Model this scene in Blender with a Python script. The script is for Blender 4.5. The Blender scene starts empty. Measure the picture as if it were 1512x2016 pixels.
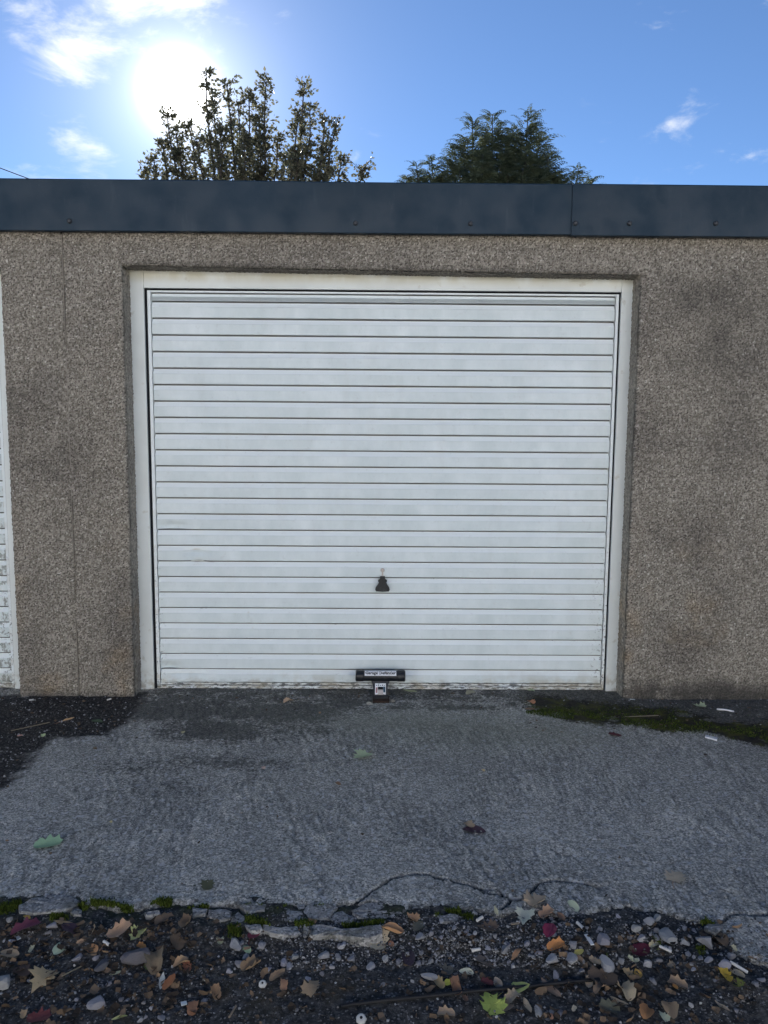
import bpy, bmesh, math, random
import numpy as np
from mathutils import Vector, Matrix

S = bpy.context.scene
COL = S.collection
R = math.radians

# ------------------------------------------------------------------ camera
cam_d = bpy.data.cameras.new('camera'); cam = bpy.data.objects.new('camera', cam_d); COL.objects.link(cam)
CAM = np.array([-0.0195, -3.4446, 1.2435]); PITCH, YAW, ROLL = .1108, -.009, .0074
cp, sp, cy, sy = math.cos(PITCH), math.sin(PITCH), math.cos(YAW), math.sin(YAW)
FWD = np.array([-sy*cp, cy*cp, -sp]); RGT = np.array([cy, sy, 0.]); UPV = np.cross(RGT, FWD)
RGT, UPV = math.cos(ROLL)*RGT + math.sin(ROLL)*UPV, -math.sin(ROLL)*RGT + math.cos(ROLL)*UPV
cam.matrix_world = Matrix([[RGT[i], UPV[i], -FWD[i], CAM[i]] for i in range(3)] + [[0, 0, 0, 1]])
cam_d.sensor_fit = 'VERTICAL'; cam_d.sensor_height = 36; cam_d.sensor_width = 27
cam_d.lens = 1514/2016*36; cam_d.clip_start = .05; cam_d.clip_end = 3000
S.camera = cam

# ------------------------------------------------------------------ sun, sky, exposure
SUN_EL, SUN_AZ = R(21.5), R(-13.8)                       # azimuth from +Y towards +X
SUND = Vector((math.sin(SUN_AZ)*math.cos(SUN_EL), math.cos(SUN_AZ)*math.cos(SUN_EL), math.sin(SUN_EL)))
W = bpy.data.worlds.new('World'); S.world = W; W.use_nodes = True
wt = W.node_tree; wt.nodes.clear()
def wn(t, **k):
    n = wt.nodes.new(t)
    for a, v in k.items(): setattr(n, a, v)
    return n
def wset(sock, v):
    if isinstance(v, bpy.types.NodeSocket): wt.links.new(v, sock)
    else: sock.default_value = v
def wm(op, a, b=None, c=None, clamp=False):
    n = wn('ShaderNodeMath', operation=op, use_clamp=clamp); wset(n.inputs[0], a)
    if b is not None: wset(n.inputs[1], b)
    if c is not None: wset(n.inputs[2], c)
    return n.outputs[0]
def wv(op, a, b=None):
    n = wn('ShaderNodeVectorMath', operation=op); wset(n.inputs[0], a)
    if b is not None: wset(n.inputs[1], b)
    return n.outputs['Value' if op in ('DOT_PRODUCT', 'LENGTH') else 'Vector']
sky = wn('ShaderNodeTexSky', sky_type='NISHITA', sun_disc=False, sun_elevation=SUN_EL, sun_rotation=SUN_AZ,
         altitude=0, air_density=0.7, dust_density=0.0, ozone_density=4.5)
SKY_STRENGTH = .05
geo = wn('ShaderNodeNewGeometry')
dirv = wv('SCALE', geo.outputs['Incoming']); dirv.node.inputs['Scale'].default_value = -1.0
def sdir(px, py):
    d = FWD*1514 + RGT*(px-756) - UPV*(py-1008); return d/np.linalg.norm(d)
# cloud field: the same broken fair-weather cloud everywhere, a few wisps where the photograph has them
nA = wn('ShaderNodeTexNoise'); nA.inputs['Scale'].default_value = 9; nA.inputs['Detail'].default_value = 9; nA.inputs['Roughness'].default_value = .62
nA.inputs['Distortion'].default_value = .35
mp = wn('ShaderNodeMapping'); mp.inputs['Scale'].default_value = (1, 1, 2.2); wset(mp.inputs['Vector'], dirv)
wset(nA.inputs['Vector'], mp.outputs[0])
nB = wn('ShaderNodeTexNoise'); nB.inputs['Scale'].default_value = 2.2; nB.inputs['Detail'].default_value = 3; wset(nB.inputs['Vector'], dirv)
bias = wm('MULTIPLY', wm('SUBTRACT', nB.outputs['Fac'], .62), .8)
for (px, py, rad, amp) in [(30, -10, .035, .08), (240, -16, .030, .15), (140, 105, .03, .17), (190, 280, .028, .22), (125, 272, .022, .17),
                           (690, 308, .016, .20), (1345, 222, .030, .19), (1320, 235, .014, .12), (560, 10, .018, .16), (380, -5, .03, .2)]:
    d = sdir(px, py)
    dist = wv('LENGTH', wv('SUBTRACT', dirv, tuple(d)))
    g = wm('MULTIPLY', wm('POWER', 2.718, wm('MULTIPLY', wm('POWER', wm('DIVIDE', dist, rad), 2.0), -1.0)), amp)
    bias = wm('ADD', bias, g)
cl = wm('ADD', nA.outputs['Fac'], bias)
mr = wn('ShaderNodeMapRange', interpolation_type='SMOOTHSTEP'); mr.inputs[1].default_value = .54; mr.inputs[2].default_value = .84
wset(mr.inputs[0], cl)
cloud = mr.outputs[0]
# the sun's own aureole
ca = wm('MINIMUM', wv('DOT_PRODUCT', dirv, tuple(SUND)), 1.0)
th = wm('MULTIPLY', wm('ARCCOSINE', ca), 57.2958)
glow = wm('ADD', wm('MULTIPLY', wm('POWER', 2.718, wm('MULTIPLY', wm('POWER', wm('DIVIDE', th, 1.35), 2.0), -1.0)), 60.0),
          wm('ADD', wm('MULTIPLY', wm('POWER', 2.718, wm('DIVIDE', th, -2.6)), 8.0), wm('MULTIPLY', wm('POWER', 2.718, wm('DIVIDE', th, -6.5)), 2.3)))
mixc = wn('ShaderNodeMix', data_type='RGBA'); wset(mixc.inputs['Factor'], wm('MULTIPLY', cloud, .9))
wset(mixc.inputs['A'], sky.outputs[0]); mixc.inputs['B'].default_value = (7.0, 7.1, 7.3, 1)
gl = wn('ShaderNodeVectorMath', operation='SCALE'); gl.inputs[0].default_value = (1.0, .96, .88); wset(gl.inputs['Scale'], glow)
addc = wn('ShaderNodeVectorMath', operation='ADD'); wset(addc.inputs[0], mixc.outputs['Result']); wset(addc.inputs[1], gl.outputs[0])
bg = wn('ShaderNodeBackground'); bg.inputs['Strength'].default_value = SKY_STRENGTH; wset(bg.inputs['Color'], addc.outputs[0])
wo = wn('ShaderNodeOutputWorld'); wt.links.new(bg.outputs[0], wo.inputs['Surface'])
sl = bpy.data.lights.new('sun', 'SUN'); sl.energy = 5.0; sl.angle = R(.5); sl.color = (1, .96, .90)
so = bpy.data.objects.new('sun', sl); COL.objects.link(so); so.rotation_euler = SUND.to_track_quat('Z', 'Y').to_euler()
S.view_settings.view_transform = 'Standard'; S.view_settings.look = 'None'; S.view_settings.gamma = 1
S.view_settings.use_curve_mapping = False; S.view_settings.exposure = 1.7
S.cycles.max_bounces = 8; S.cycles.diffuse_bounces = 5; S.cycles.sample_clamp_indirect = 6

# ------------------------------------------------------------------ helpers
def G(px, py, z=0.0):                                     # photograph pixel -> point of the ground
    d = FWD*1514 + RGT*(px-756) - UPV*(py-1008); t = (z-CAM[2])/d[2]; return CAM + t*d
def P(px, py, Y):                                         # photograph pixel -> point of the upright plane at Y
    d = FWD*1514 + RGT*(px-756) - UPV*(py-1008); t = (Y-CAM[1])/d[1]; return CAM + t*d
def mpp(p): return float((np.asarray(p)-CAM) @ FWD)/1514  # metres per photograph pixel there
def hashn(ix, iy, s=0):
    h = (ix.astype(np.int64)*374761393 + iy.astype(np.int64)*668265263 + s*974634211) & 0xffffffff
    h = ((h ^ (h >> 13))*1274126177) & 0xffffffff
    return ((h ^ (h >> 16)) & 0xffff)/65535.0
def vnoise(x, y, s=0):
    ix, iy = np.floor(x), np.floor(y); fx, fy = x-ix, y-iy
    fx = fx*fx*(3-2*fx); fy = fy*fy*(3-2*fy)
    a, b, c, d = hashn(ix, iy, s), hashn(ix+1, iy, s), hashn(ix, iy+1, s), hashn(ix+1, iy+1, s)
    return a+(b-a)*fx+(c-a)*fy+(a-b-c+d)*fx*fy
def fbm(x, y, s=0, o=4):
    r, a, t = 0, .5, 0
    for k in range(o): r = r+a*vnoise(x*2**k, y*2**k, s+k*7); t += a; a *= .5
    return r/t
def sstep(a, b, x):
    t = np.clip((x-a)/(b-a), 0, 1); return t*t*(3-2*t)
def pebbles(x, y, cell, s=0, rmin=.45, rmax=.75):         # dome height 0..1 and a random tint of the topmost pebble
    ix, iy = np.floor(x/cell), np.floor(y/cell)
    best = np.zeros_like(x); tint = np.full_like(x, .5)
    for dx in (-1, 0, 1):
        for dy in (-1, 0, 1):
            cx, cy_ = ix+dx, iy+dy
            px = (cx+.5+.75*(hashn(cx, cy_, s)-.5))*cell; py = (cy_+.5+.75*(hashn(cx, cy_, s+1)-.5))*cell
            an = hashn(cx, cy_, s+4)*math.pi; ux, uy = np.cos(an), np.sin(an)
            rr = (rmin+(rmax-rmin)*hashn(cx, cy_, s+2))*cell
            a = (x-px)*ux+(y-py)*uy; b = -(x-px)*uy+(y-py)*ux
            d2 = (a/rr)**2+(b/(rr*.68))**2
            h = np.sqrt(np.clip(1-d2, 0, 1))*(.45+.55*hashn(cx, cy_, s+5))
            m = h > best; best = np.where(m, h, best); tint = np.where(m, hashn(cx, cy_, s+3), tint)
    return best, tint
def segdist(x, y, pts, closed=False):
    d = np.full(x.shape, 1e9); n = len(pts)
    for i in range(n if closed else n-1):
        ax, ay = pts[i][:2]; bx, by = pts[(i+1) % n][:2]
        vx, vy = bx-ax, by-ay; L = vx*vx+vy*vy+1e-12
        t = np.clip(((x-ax)*vx+(y-ay)*vy)/L, 0, 1)
        d = np.minimum(d, np.hypot(x-ax-t*vx, y-ay-t*vy))
    return d
def inside(x, y, pts):
    r = np.zeros(x.shape, bool); n = len(pts)
    for i in range(n):
        ax, ay = pts[i][:2]; bx, by = pts[(i+1) % n][:2]
        if ay == by: continue
        c = ((ay > y) != (by > y)) & (x < (bx-ax)*(y-ay)/(by-ay)+ax); r ^= c
    return r
def sdf(x, y, pts):
    d = segdist(x, y, pts, True); return np.where(inside(x, y, pts), d, -d)

def raw_mesh(name, V, F, mat=None, smooth=False, attrs=None):
    me = bpy.data.meshes.new(name)
    V = np.asarray(V, np.float32)
    if isinstance(F, np.ndarray):
        k = F.shape[1]; me.vertices.add(len(V)); me.vertices.foreach_set('co', V.ravel())
        me.loops.add(F.size); me.loops.foreach_set('vertex_index', F.astype(np.int32).ravel())
        me.polygons.add(len(F)); me.polygons.foreach_set('loop_start', np.arange(0, F.size, k, dtype=np.int32))
        try: me.polygons.foreach_set('loop_total', np.full(len(F), k, np.int32))
        except Exception: pass
        me.update(calc_edges=True)
    else:
        me.from_pydata([tuple(map(float, v)) for v in V], [], F); me.update()
    me.polygons.foreach_set('use_smooth', np.full(len(me.polygons), smooth, bool))
    for an, av in (attrs or {}).items():
        a = me.attributes.new(an, 'FLOAT', 'POINT'); a.data.foreach_set('value', np.asarray(av, np.float32).ravel())
    if mat: me.materials.append(mat)
    return me
def link(name, me, parent=None, loc=None, rot=None):
    o = bpy.data.objects.new(name, me); COL.objects.link(o)
    if parent: o.parent = parent
    if loc is not None: o.location = tuple(map(float, loc))
    if rot is not None: o.rotation_euler = rot
    return o
def tag(o, label=None, cat=None, group=None, kind=None):
    if label: o['label'] = label
    if cat: o['category'] = cat
    if group: o['group'] = group
    if kind: o['kind'] = kind
    return o
def grid_faces(nu, nv):
    i = np.arange(nu*nv).reshape(nv, nu)
    return np.stack([i[:-1, :-1], i[:-1, 1:], i[1:, 1:], i[1:, :-1]], -1).reshape(-1, 4)
class MB:
    def __init__(s): s.bm = bmesh.new()
    def box(s, x0, x1, y0, y1, z0, z1):
        v = [s.bm.verts.new((x, y, z)) for x in (x0, x1) for y in (y0, y1) for z in (z0, z1)]
        for f in ((0, 1, 3, 2), (4, 6, 7, 5), (0, 4, 5, 1), (2, 3, 7, 6), (0, 2, 6, 4), (1, 5, 7, 3)): s.bm.faces.new([v[i] for i in f])
        return s
    def tube(s, pts, r, n=8, cap=True):
        pts = [Vector(p) for p in pts]; rs = r if isinstance(r, (list, tuple)) else [r]*len(pts); rings = []
        for i, p in enumerate(pts):
            t = (pts[min(i+1, len(pts)-1)]-pts[max(i-1, 0)]).normalized()
            a = t.orthogonal().normalized() if i == 0 else (u-t*u.dot(t)).normalized()
            u = a; b = t.cross(a)
            rings.append([s.bm.verts.new(p+(a*math.cos(2*math.pi*k/n)+b*math.sin(2*math.pi*k/n))*rs[i]) for k in range(n)])
        for q, w in zip(rings, rings[1:]):
            for k in range(n): s.bm.faces.new((q[k], q[(k+1) % n], w[(k+1) % n], w[k]))
        if cap: s.bm.faces.new(rings[0][::-1]); s.bm.faces.new(rings[-1])
        return s
    def prism(s, poly, y0, y1):                           # outline in x,z extruded along y
        a = [s.bm.verts.new((x, y0, z)) for x, z in poly]; b = [s.bm.verts.new((x, y1, z)) for x, z in poly]; n = len(poly)
        s.bm.faces.new(a); s.bm.faces.new(b[::-1])
        for i in range(n): s.bm.faces.new((a[i], b[i], b[(i+1) % n], a[(i+1) % n]))
        return s
    def bevel(s, w, seg=2):
        bmesh.ops.bevel(s.bm, geom=[e for e in s.bm.edges if len(e.link_faces) == 2 and e.calc_face_angle(0) > .5], offset=w, segments=seg, affect='EDGES', clamp_overlap=True)
        return s
    def build(s, name, mat, parent=None, smooth=False, loc=None):
        bmesh.ops.recalc_face_normals(s.bm, faces=s.bm.faces)
        me = bpy.data.meshes.new(name); s.bm.to_mesh(me); s.bm.free(); me.materials.append(mat)
        me.polygons.foreach_set('use_smooth', np.full(len(me.polygons), smooth, bool))
        return link(name, me, parent, loc)

# ------------------------------------------------------------------ materials
class Mat:
    def __init__(s, name, rough=.8, spec=.3):
        s.m = bpy.data.materials.new(name); s.m.use_nodes = True; s.t = s.m.node_tree
        s.p = s.t.nodes['Principled BSDF']; s.p.inputs['Roughness'].default_value = rough; s.p.inputs['Specular IOR Level'].default_value = spec
        s.pos = s.n('ShaderNodeNewGeometry').outputs['Position']; s.obj = s.n('ShaderNodeTexCoord').outputs['Object']
    def n(s, t, **k):
        n = s.t.nodes.new(t)
        for a, v in k.items(): setattr(n, a, v)
        return n
    def set(s, sock, v):
        if isinstance(v, bpy.types.NodeSocket): s.t.links.new(v, sock)
        elif isinstance(v, (tuple, list)) and len(v) == 3 and sock.type == 'RGBA': sock.default_value = (*v, 1)
        else: sock.default_value = v
    def math(s, op, a, b=None, clamp=False):
        n = s.n('ShaderNodeMath', operation=op, use_clamp=clamp); s.set(n.inputs[0], a)
        if b is not None: s.set(n.inputs[1], b)
        return n.outputs[0]
    def noise(s, scale, detail=3, rough=.55, vec=None, dist=0, stretch=None):
        n = s.n('ShaderNodeTexNoise'); v = vec or s.pos
        if stretch:
            m = s.n('ShaderNodeMapping'); m.inputs['Scale'].default_value = stretch; s.set(m.inputs['Vector'], v); v = m.outputs[0]
        s.set(n.inputs['Vector'], v); n.inputs['Scale'].default_value = scale; n.inputs['Detail'].default_value = detail
        n.inputs['Roughness'].default_value = rough; n.inputs['Distortion'].default_value = dist
        return n.outputs['Fac']
    def vor(s, scale, out='Color', vec=None):
        n = s.n('ShaderNodeTexVoronoi'); s.set(n.inputs['Vector'], vec or s.pos); n.inputs['Scale'].default_value = scale; return n.outputs[out]
    def ramp(s, f, a, b):                                  # smooth 0..1 from a to b
        n = s.n('ShaderNodeMapRange', interpolation_type='SMOOTHSTEP'); s.set(n.inputs[0], f); n.inputs[1].default_value = a; n.inputs[2].default_value = b; return n.outputs[0]
    def mix(s, f, a, b, mode='MIX'):
        n = s.n('ShaderNodeMix', data_type='RGBA', blend_type=mode); s.set(n.inputs['Factor'], f); s.set(n.inputs['A'], a); s.set(n.inputs['B'], b); return n.outputs['Result']
    def attr(s, name): return s.n('ShaderNodeAttribute', attribute_name=name).outputs['Fac']
    def xyz(s, v=None):
        n = s.n('ShaderNodeSeparateXYZ'); s.set(n.inputs[0], v or s.pos); return n.outputs
    def bump(s, h, dist=.002, strength=1.0, prev=None):
        n = s.n('ShaderNodeBump'); s.set(n.inputs['Height'], h); n.inputs['Distance'].default_value = dist; n.inputs['Strength'].default_value = strength
        if prev is not None: s.t.links.new(prev, n.inputs['Normal'])
        s.t.links.new(n.outputs[0], s.p.inputs['Normal']); return n.outputs[0]
    def color(s, v): s.set(s.p.inputs['Base Color'], v); return s
    def rough(s, v): s.set(s.p.inputs['Roughness'], v); return s
    def tint(s, f, c, a, b):                               # scale colour c by a..b along f
        n = s.n('ShaderNodeMapRange'); s.set(n.inputs[0], f); n.inputs[3].default_value = a; n.inputs[4].default_value = b
        v = s.n('ShaderNodeVectorMath', operation='SCALE'); s.set(v.inputs[0], c); s.set(v.inputs['Scale'], n.outputs[0]); return v.outputs[0]

# roughcast
m = Mat('roughcast', .95, .15)
tn = m.attr('tint')
c = m.mix(m.ramp(tn, .0, 1.0), (.200, .180, .148), (.42, .382, .322))
c = m.mix(m.ramp(tn, .93, .99), c, (.62, .58, .52))
c = m.mix(m.ramp(m.attr('height'), .12, .55), (.10, .086, .072), c)              # mortar pits, darkened by height for the shade between stones
c = m.mix(m.math('MULTIPLY', m.ramp(m.noise(2.3, 5), .46, .68), .65), c, m.mix(1, c, (.55, .55, .57), 'MULTIPLY'))
c = m.mix(m.math('MULTIPLY', m.ramp(m.noise(900, 2), .45, .7), .35), c, m.mix(1, c, (.55, .53, .50), 'MULTIPLY'))
xz = m.xyz()
rust = m.math('MULTIPLY', m.ramp(m.noise(3.1, 4), .50, .70), m.ramp(xz[2], .95, .25))
c = m.mix(m.math('MULTIPLY', rust, .55), c, m.mix(1, c, (1.25, .98, .66), 'MULTIPLY'))
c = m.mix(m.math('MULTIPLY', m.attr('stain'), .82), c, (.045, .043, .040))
m.color(c); m.bump(m.noise(420, 3), .0015, .6)
M_ROUGH = m.m
m = Mat('wall core', .95, .1); m.color((.30, .27, .23)); m.bump(m.noise(140, 3), .004); M_CORE = m.m
# fascia metal
m = Mat('slate blue coated sheet', .55, .35)
f = m.noise(1.6, 4, stretch=(1, 1, .35)); c = m.mix(m.ramp(f, .35, .7), (.011, .029, .048), (.014, .034, .056))
c = m.mix(m.math('MULTIPLY', m.ramp(m.noise(30, 4, stretch=(1, 1, .18)), .60, .75), .12), c, (.07, .085, .105))
c = m.mix(m.math('MULTIPLY', m.ramp(m.noise(95, 2), .70, .80), .16), c, (.10, .115, .13))
m.color(c); m.rough(m.ramp(m.noise(8, 3), -.3, 1.2)); m.bump(m.noise(260, 2), .0006, .5, m.bump(m.noise(2.5, 2), .012, .35)); M_FASC = m.m
m = Mat('fascia screw', .45, .5); m.color((.02, .024, .03)); M_SCREW = m.m
m = Mat('bitumen roof', .95, .2); m.color(m.mix(m.noise(30), (.04, .04, .045), (.08, .08, .08))); M_ROOF = m.m
# door paint
def paint(name, dirty):
    m = Mat(name, .42, .4); x, y, z = m.xyz()[:]
    c = m.mix(m.ramp(m.noise(1.4, 4, stretch=(1, 1, .6)), .3, .7), (.84, .895, .90), (.81, .87, .875))
    c = m.mix(m.math('MULTIPLY', m.attr('face_shade'), m.ramp(m.noise(7, 5, .65, stretch=(1, 1, .55)), .0, .9)), c, (.60, .675, .675))  # slat faces painted greyer so the ledges look lit from above
    c = m.mix(m.math('MULTIPLY', m.ramp(m.noise(13, 4, stretch=(1, 1, .25)), .52, .74), .10), c, (.55, .55, .52))
    c = m.mix(m.math('MULTIPLY', m.ramp(m.noise(55, 3), .60, .75), .14), c, (.42, .41, .38))
    g = m.attr('grime_shade')
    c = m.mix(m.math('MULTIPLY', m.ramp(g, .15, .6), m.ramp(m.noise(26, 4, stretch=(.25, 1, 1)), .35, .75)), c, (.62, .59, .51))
    c = m.mix(m.math('MULTIPLY', m.ramp(g, .6, 1), .9), c, (.035, .035, .034))  # near-black slots: grime with the gap shade painted in
    # mould where water sits: lowest slats and the ends of the slats
    low = m.math('MULTIPLY', m.ramp(z, .060, .014), m.ramp(m.noise(95, 6, .75, stretch=(.3, 1, 1.2)), .47, .55))
    end = m.math('MULTIPLY', m.math('ADD', m.math('MULTIPLY', m.ramp(x, .97, 1.075), m.ramp(z, 1.0, .1)), m.math('MULTIPLY', m.ramp(x, -1.0, -1.07), m.ramp(z, .9, .0))), m.ramp(m.noise(60, 5, .7), .56, .64))
    edge = m.math('MULTIPLY', m.ramp(g, .1, .35), m.ramp(m.noise(34, 5, .7, stretch=(.3, 1, 1)), .64, .70))
    k = m.math('MAXIMUM', m.math('MULTIPLY', low, m.ramp(g, -.25, .5)), m.math('MAXIMUM', end, m.math('MULTIPLY', edge, m.ramp(z, 1.2, .0))))
    c = m.mix(m.math('MULTIPLY', k, .9), c, (.030, .028, .022))
    spl = m.math('MULTIPLY', m.ramp(z, .10, .0), m.ramp(m.noise(12, 4), .42, .65)); c = m.mix(m.math('MULTIPLY', spl, .6), c, (.42, .37, .27))
    if dirty:
        d = m.math('MULTIPLY', m.ramp(m.noise(46, 5, .7, stretch=(1, 1, .55)), .50, .62), m.ramp(z, 1.5, .5))
        c = m.mix(m.math('MULTIPLY', m.math('MULTIPLY', d, m.attr('face_shade')), .7), c, (.12, .115, .08))
    m.color(c); m.rough(m.math('ADD', .35, m.math('MULTIPLY', m.noise(9, 3), .25)))
    m.bump(m.noise(3.5, 2, stretch=(1, 1, 2)), .0035, .35, m.bump(m.noise(700, 2), .0002, .4)); return m.m
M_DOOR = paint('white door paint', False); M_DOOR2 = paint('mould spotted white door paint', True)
m = Mat('white frame paint', .45, .35); x, y, z = m.xyz()[:]
c = m.mix(m.ramp(m.noise(5, 4), .3, .7), (.78, .82, .80), (.71, .74, .715))
top = m.math('MULTIPLY', m.ramp(z, 1.865, 1.915), m.ramp(m.noise(11, 4, stretch=(1, 1, .5)), .2, .6)); c = m.mix(m.math('MULTIPLY', top, .6), c, (.50, .44, .27))
c = m.mix(m.math('MULTIPLY', m.ramp(m.noise(24, 4), .62, .75), .4), c, (.44, .40, .30))
c = m.mix(m.math('MULTIPLY', m.math('MULTIPLY', m.ramp(z, .12, .0), m.ramp(m.noise(30, 5), .45, .62)), .6), c, (.30, .25, .16))
m.color(c); m.bump(m.noise(60, 3), .0008, .5); M_FRAME = m.m
m = Mat('near black', .8, .2); m.color((.012, .012, .014)); M_DARK = m.m
m = Mat('black plastic', .38, .45); m.color(m.mix(m.ramp(m.noise(40, 4), .5, .8), (.012, .014, .017), (.03, .032, .034))); m.bump(m.noise(300, 2), .0004, .4); M_BLACK = m.m
m = Mat('worn steel', .35, .5); m.p.inputs['Metallic'].default_value = .9; m.color(m.mix(m.noise(80), (.45, .40, .37), (.6, .58, .56))); M_STEEL = m.m
m = Mat('brass padlock', .4, .5); m.p.inputs['Metallic'].default_value = .6; m.color((.48, .43, .36)); M_BRASS = m.m
m = Mat('rusty plate', .9, .2); m.color(m.mix(m.noise(60, 4), (.022, .016, .013), (.06, .036, .026))); m.bump(m.noise(150), .002); M_RUST = m.m
m = Mat('white sticker', .4, .35); m.color(m.mix(m.ramp(m.noise(60, 4), .55, .75), (.78, .79, .80), (.45, .45, .44))); M_STICK = m.m
m = Mat('sticker ink', .5, .3); m.color((.012, .012, .014)); M_INK = m.m
m = Mat('sticker blue ink', .5, .3); m.color((.03, .09, .14)); M_INKB = m.m
m = Mat('sticker pink ink', .5, .3); m.color((.40, .22, .22)); M_INKP = m.m
# concrete apron
m = Mat('weathered concrete', .9, .25)
g1 = m.vor(210, 'Color'); s1 = m.xyz(g1)[0]
c = m.mix(m.ramp(m.noise(2.2, 6, .65), .3, .7), (.335, .322, .285), (.455, .436, .385))
c = m.mix(m.math('MULTIPLY', m.ramp(m.noise(260, 2), .56, .70), .75), c, (.13, .125, .12)); c = m.mix(m.math('MULTIPLY', m.ramp(m.noise(190, 2), .64, .74), .7), c, (.66, .64, .61))
c = m.mix(m.ramp(s1, .55, 1.0), c, m.mix(1, c, (1.75, 1.72, 1.70), 'MULTIPLY')); c = m.mix(m.ramp(s1, .45, .0), c, m.mix(1, c, (.50, .50, .50), 'MULTIPLY'))
s2 = m.xyz(m.vor(95, 'Color')); c = m.mix(m.math('MULTIPLY', m.ramp(s2[1], .90, .98), .7), c, (.62, .61, .60))
c = m.mix(m.math('MULTIPLY', m.ramp(m.noise(38, 4), .56, .72), .55), c, (.12, .118, .112))
br = m.attr('brush'); c = m.mix(m.ramp(br, .45, .0), c, m.mix(1, c, (.74, .74, .74), 'MULTIPLY')); c = m.mix(m.ramp(br, .62, 1.0), c, m.mix(1, c, (1.2, 1.19, 1.17), 'MULTIPLY'))
c = m.mix(m.math('MULTIPLY', m.ramp(m.noise(.9, 5, .6), .42, .62), .35), c, m.mix(1, c, (.62, .63, .66), 'MULTIPLY'))
alg_dark = m.attr('algae'); ka = m.math('MULTIPLY', m.ramp(m.math('ADD', alg_dark, m.math('MULTIPLY', m.math('SUBTRACT', m.noise(60, 8, .8), .5), 3.2)), .34, .78), .82)
ca_ = m.mix(m.ramp(m.noise(150, 4, .7), .38, .66), (.030, .029, .026), (.105, .102, .095)); c = m.mix(ka, c, m.mix(.5, m.mix(1, c, (.24, .24, .22), 'MULTIPLY'), ca_))
grn = m.attr('green'); c = m.mix(m.math('MULTIPLY', grn, .55), c, (.17, .18, .125))
mo = m.ramp(m.math('ADD', m.attr('moss'), m.math('MULTIPLY', m.math('SUBTRACT', m.noise(55, 6, .75), .5), 1.5)), .38, .62)
c = m.mix(mo, c, m.mix(m.ramp(m.noise(13, 5), .44, .66), (.030, .026, .020), (.075, .074, .018)))
sol = m.attr('soil'); c = m.mix(sol, c, m.mix(m.ramp(m.noise(120, 4, .7), .45, .68), (.024, .022, .020), (.12, .11, .10)))
c = m.mix(m.attr('crack'), c, (.010, .010, .009))
m.color(c); b0 = m.bump(m.noise(330, 3, .7), .003, .9); m.bump(m.xyz(m.vor(160, 'Color'))[2], .002, .6, b0); M_CONC = m.m
m = Mat('broken concrete', .92, .2)
s1 = m.xyz(m.vor(190, 'Color'))[0]; c = m.mix(m.ramp(m.noise(6, 4), .3, .7), (.25, .245, .235), (.34, .33, .315)); c = m.mix(m.ramp(s1, .6, 1), c, (.46, .45, .43)); c = m.mix(m.ramp(s1, .4, 0), c, (.13, .13, .13))
c = m.mix(m.math('MULTIPLY', m.ramp(m.noise(17, 4), .5, .68), .6), c, (.09, .09, .07)); m.color(c); m.bump(m.noise(240, 4, .7), .004, .9); M_FRAG = m.m
# soil
m = Mat('dark gritty soil', .95, .2)
c = m.mix(m.ramp(m.noise(60, 5, .7), .38, .68), (.034, .034, .034), (.125, .122, .118)); s1 = m.xyz(m.vor(230, 'Color'))
c = m.mix(m.ramp(s1[0], .86, .97), c, (.24, .235, .23)); c = m.mix(m.math('MULTIPLY', m.ramp(m.noise(9, 4), .55, .72), .5), c, (.085, .070, .045)); c = m.mix(m.math('MULTIPLY', m.attr('green'), m.ramp(m.noise(30, 4), .40, .6)), c, (.03, .045, .012))
m.color(c); b0 = m.bump(m.noise(170, 5, .75), .008, 1); m.bump(s1[1], .003, .6, b0); M_SOIL = m.m
m = Mat('gravelly ground', .95, .2); c = m.mix(m.ramp(m.noise(3, 6, .7), .35, .65), (.20, .185, .165), (.30, .28, .25)); m.color(c); m.bump(m.noise(60, 4), .01); M_LAND = m.m
# stone: colour from the object
def objmat(name, rough, var, bs=90, bd=.004, tr=0.0, spec=.3):
    m = Mat(name, rough, spec); oi = m.n('ShaderNodeObjectInfo'); c = oi.outputs['Color']
    off = m.n('ShaderNodeVectorMath', operation='ADD'); m.set(off.inputs[0], m.obj); m.set(off.inputs[1], oi.outputs['Location'])
    f = m.noise(bs, 4, .65, vec=off.outputs[0]); c2 = m.tint(f, c, 1-var, 1+var)
    if tr:
        k = m.math('MULTIPLY', m.ramp(m.noise(bs*.5, 4, .7, vec=off.outputs[0]), .56, .70), .55); c2 = m.mix(k, c2, m.mix(1, c2, (.42, .30, .22), 'MULTIPLY'))
    m.color(c2); m.bump(f, bd, .7)
    if tr:
        t = m.n('ShaderNodeBsdfTranslucent'); m.set(t.inputs[0], c2); mx = m.n('ShaderNodeMixShader'); mx.inputs[0].default_value = tr
        out = m.t.nodes['Material Output']; m.t.links.new(m.p.outputs[0], mx.inputs[1]); m.t.links.new(t.outputs[0], mx.inputs[2]); m.t.links.new(mx.outputs[0], out.inputs[0])
    return m.m
M_STONE = objmat('grey stone', .9, .55, 140, .003); M_LEAF = objmat('fallen leaf', .6, .35, 70, .0025, .18); M_PLAIN = objmat('plain litter', .7, .15, 60, .001)
m = Mat('gravel', .9, .25); rn = m.attr('tint'); m.color(m.mix(m.ramp(rn, 0, 1), (.06, .058, .056), (.38, .38, .38))); m.bump(m.noise(300), .002); M_GRAV = m.m
m = Mat('leaf crumbs', .85, .2); rn = m.attr('tint'); m.color(m.mix(rn, (.040, .030, .022), (.24, .165, .105))); M_CRUMB = m.m
m = Mat('moss', .95, .1); rn = m.attr('tint'); m.color(m.mix(rn, (.030, .042, .008), (.13, .175, .030))); M_MOSS = m.m
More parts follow.
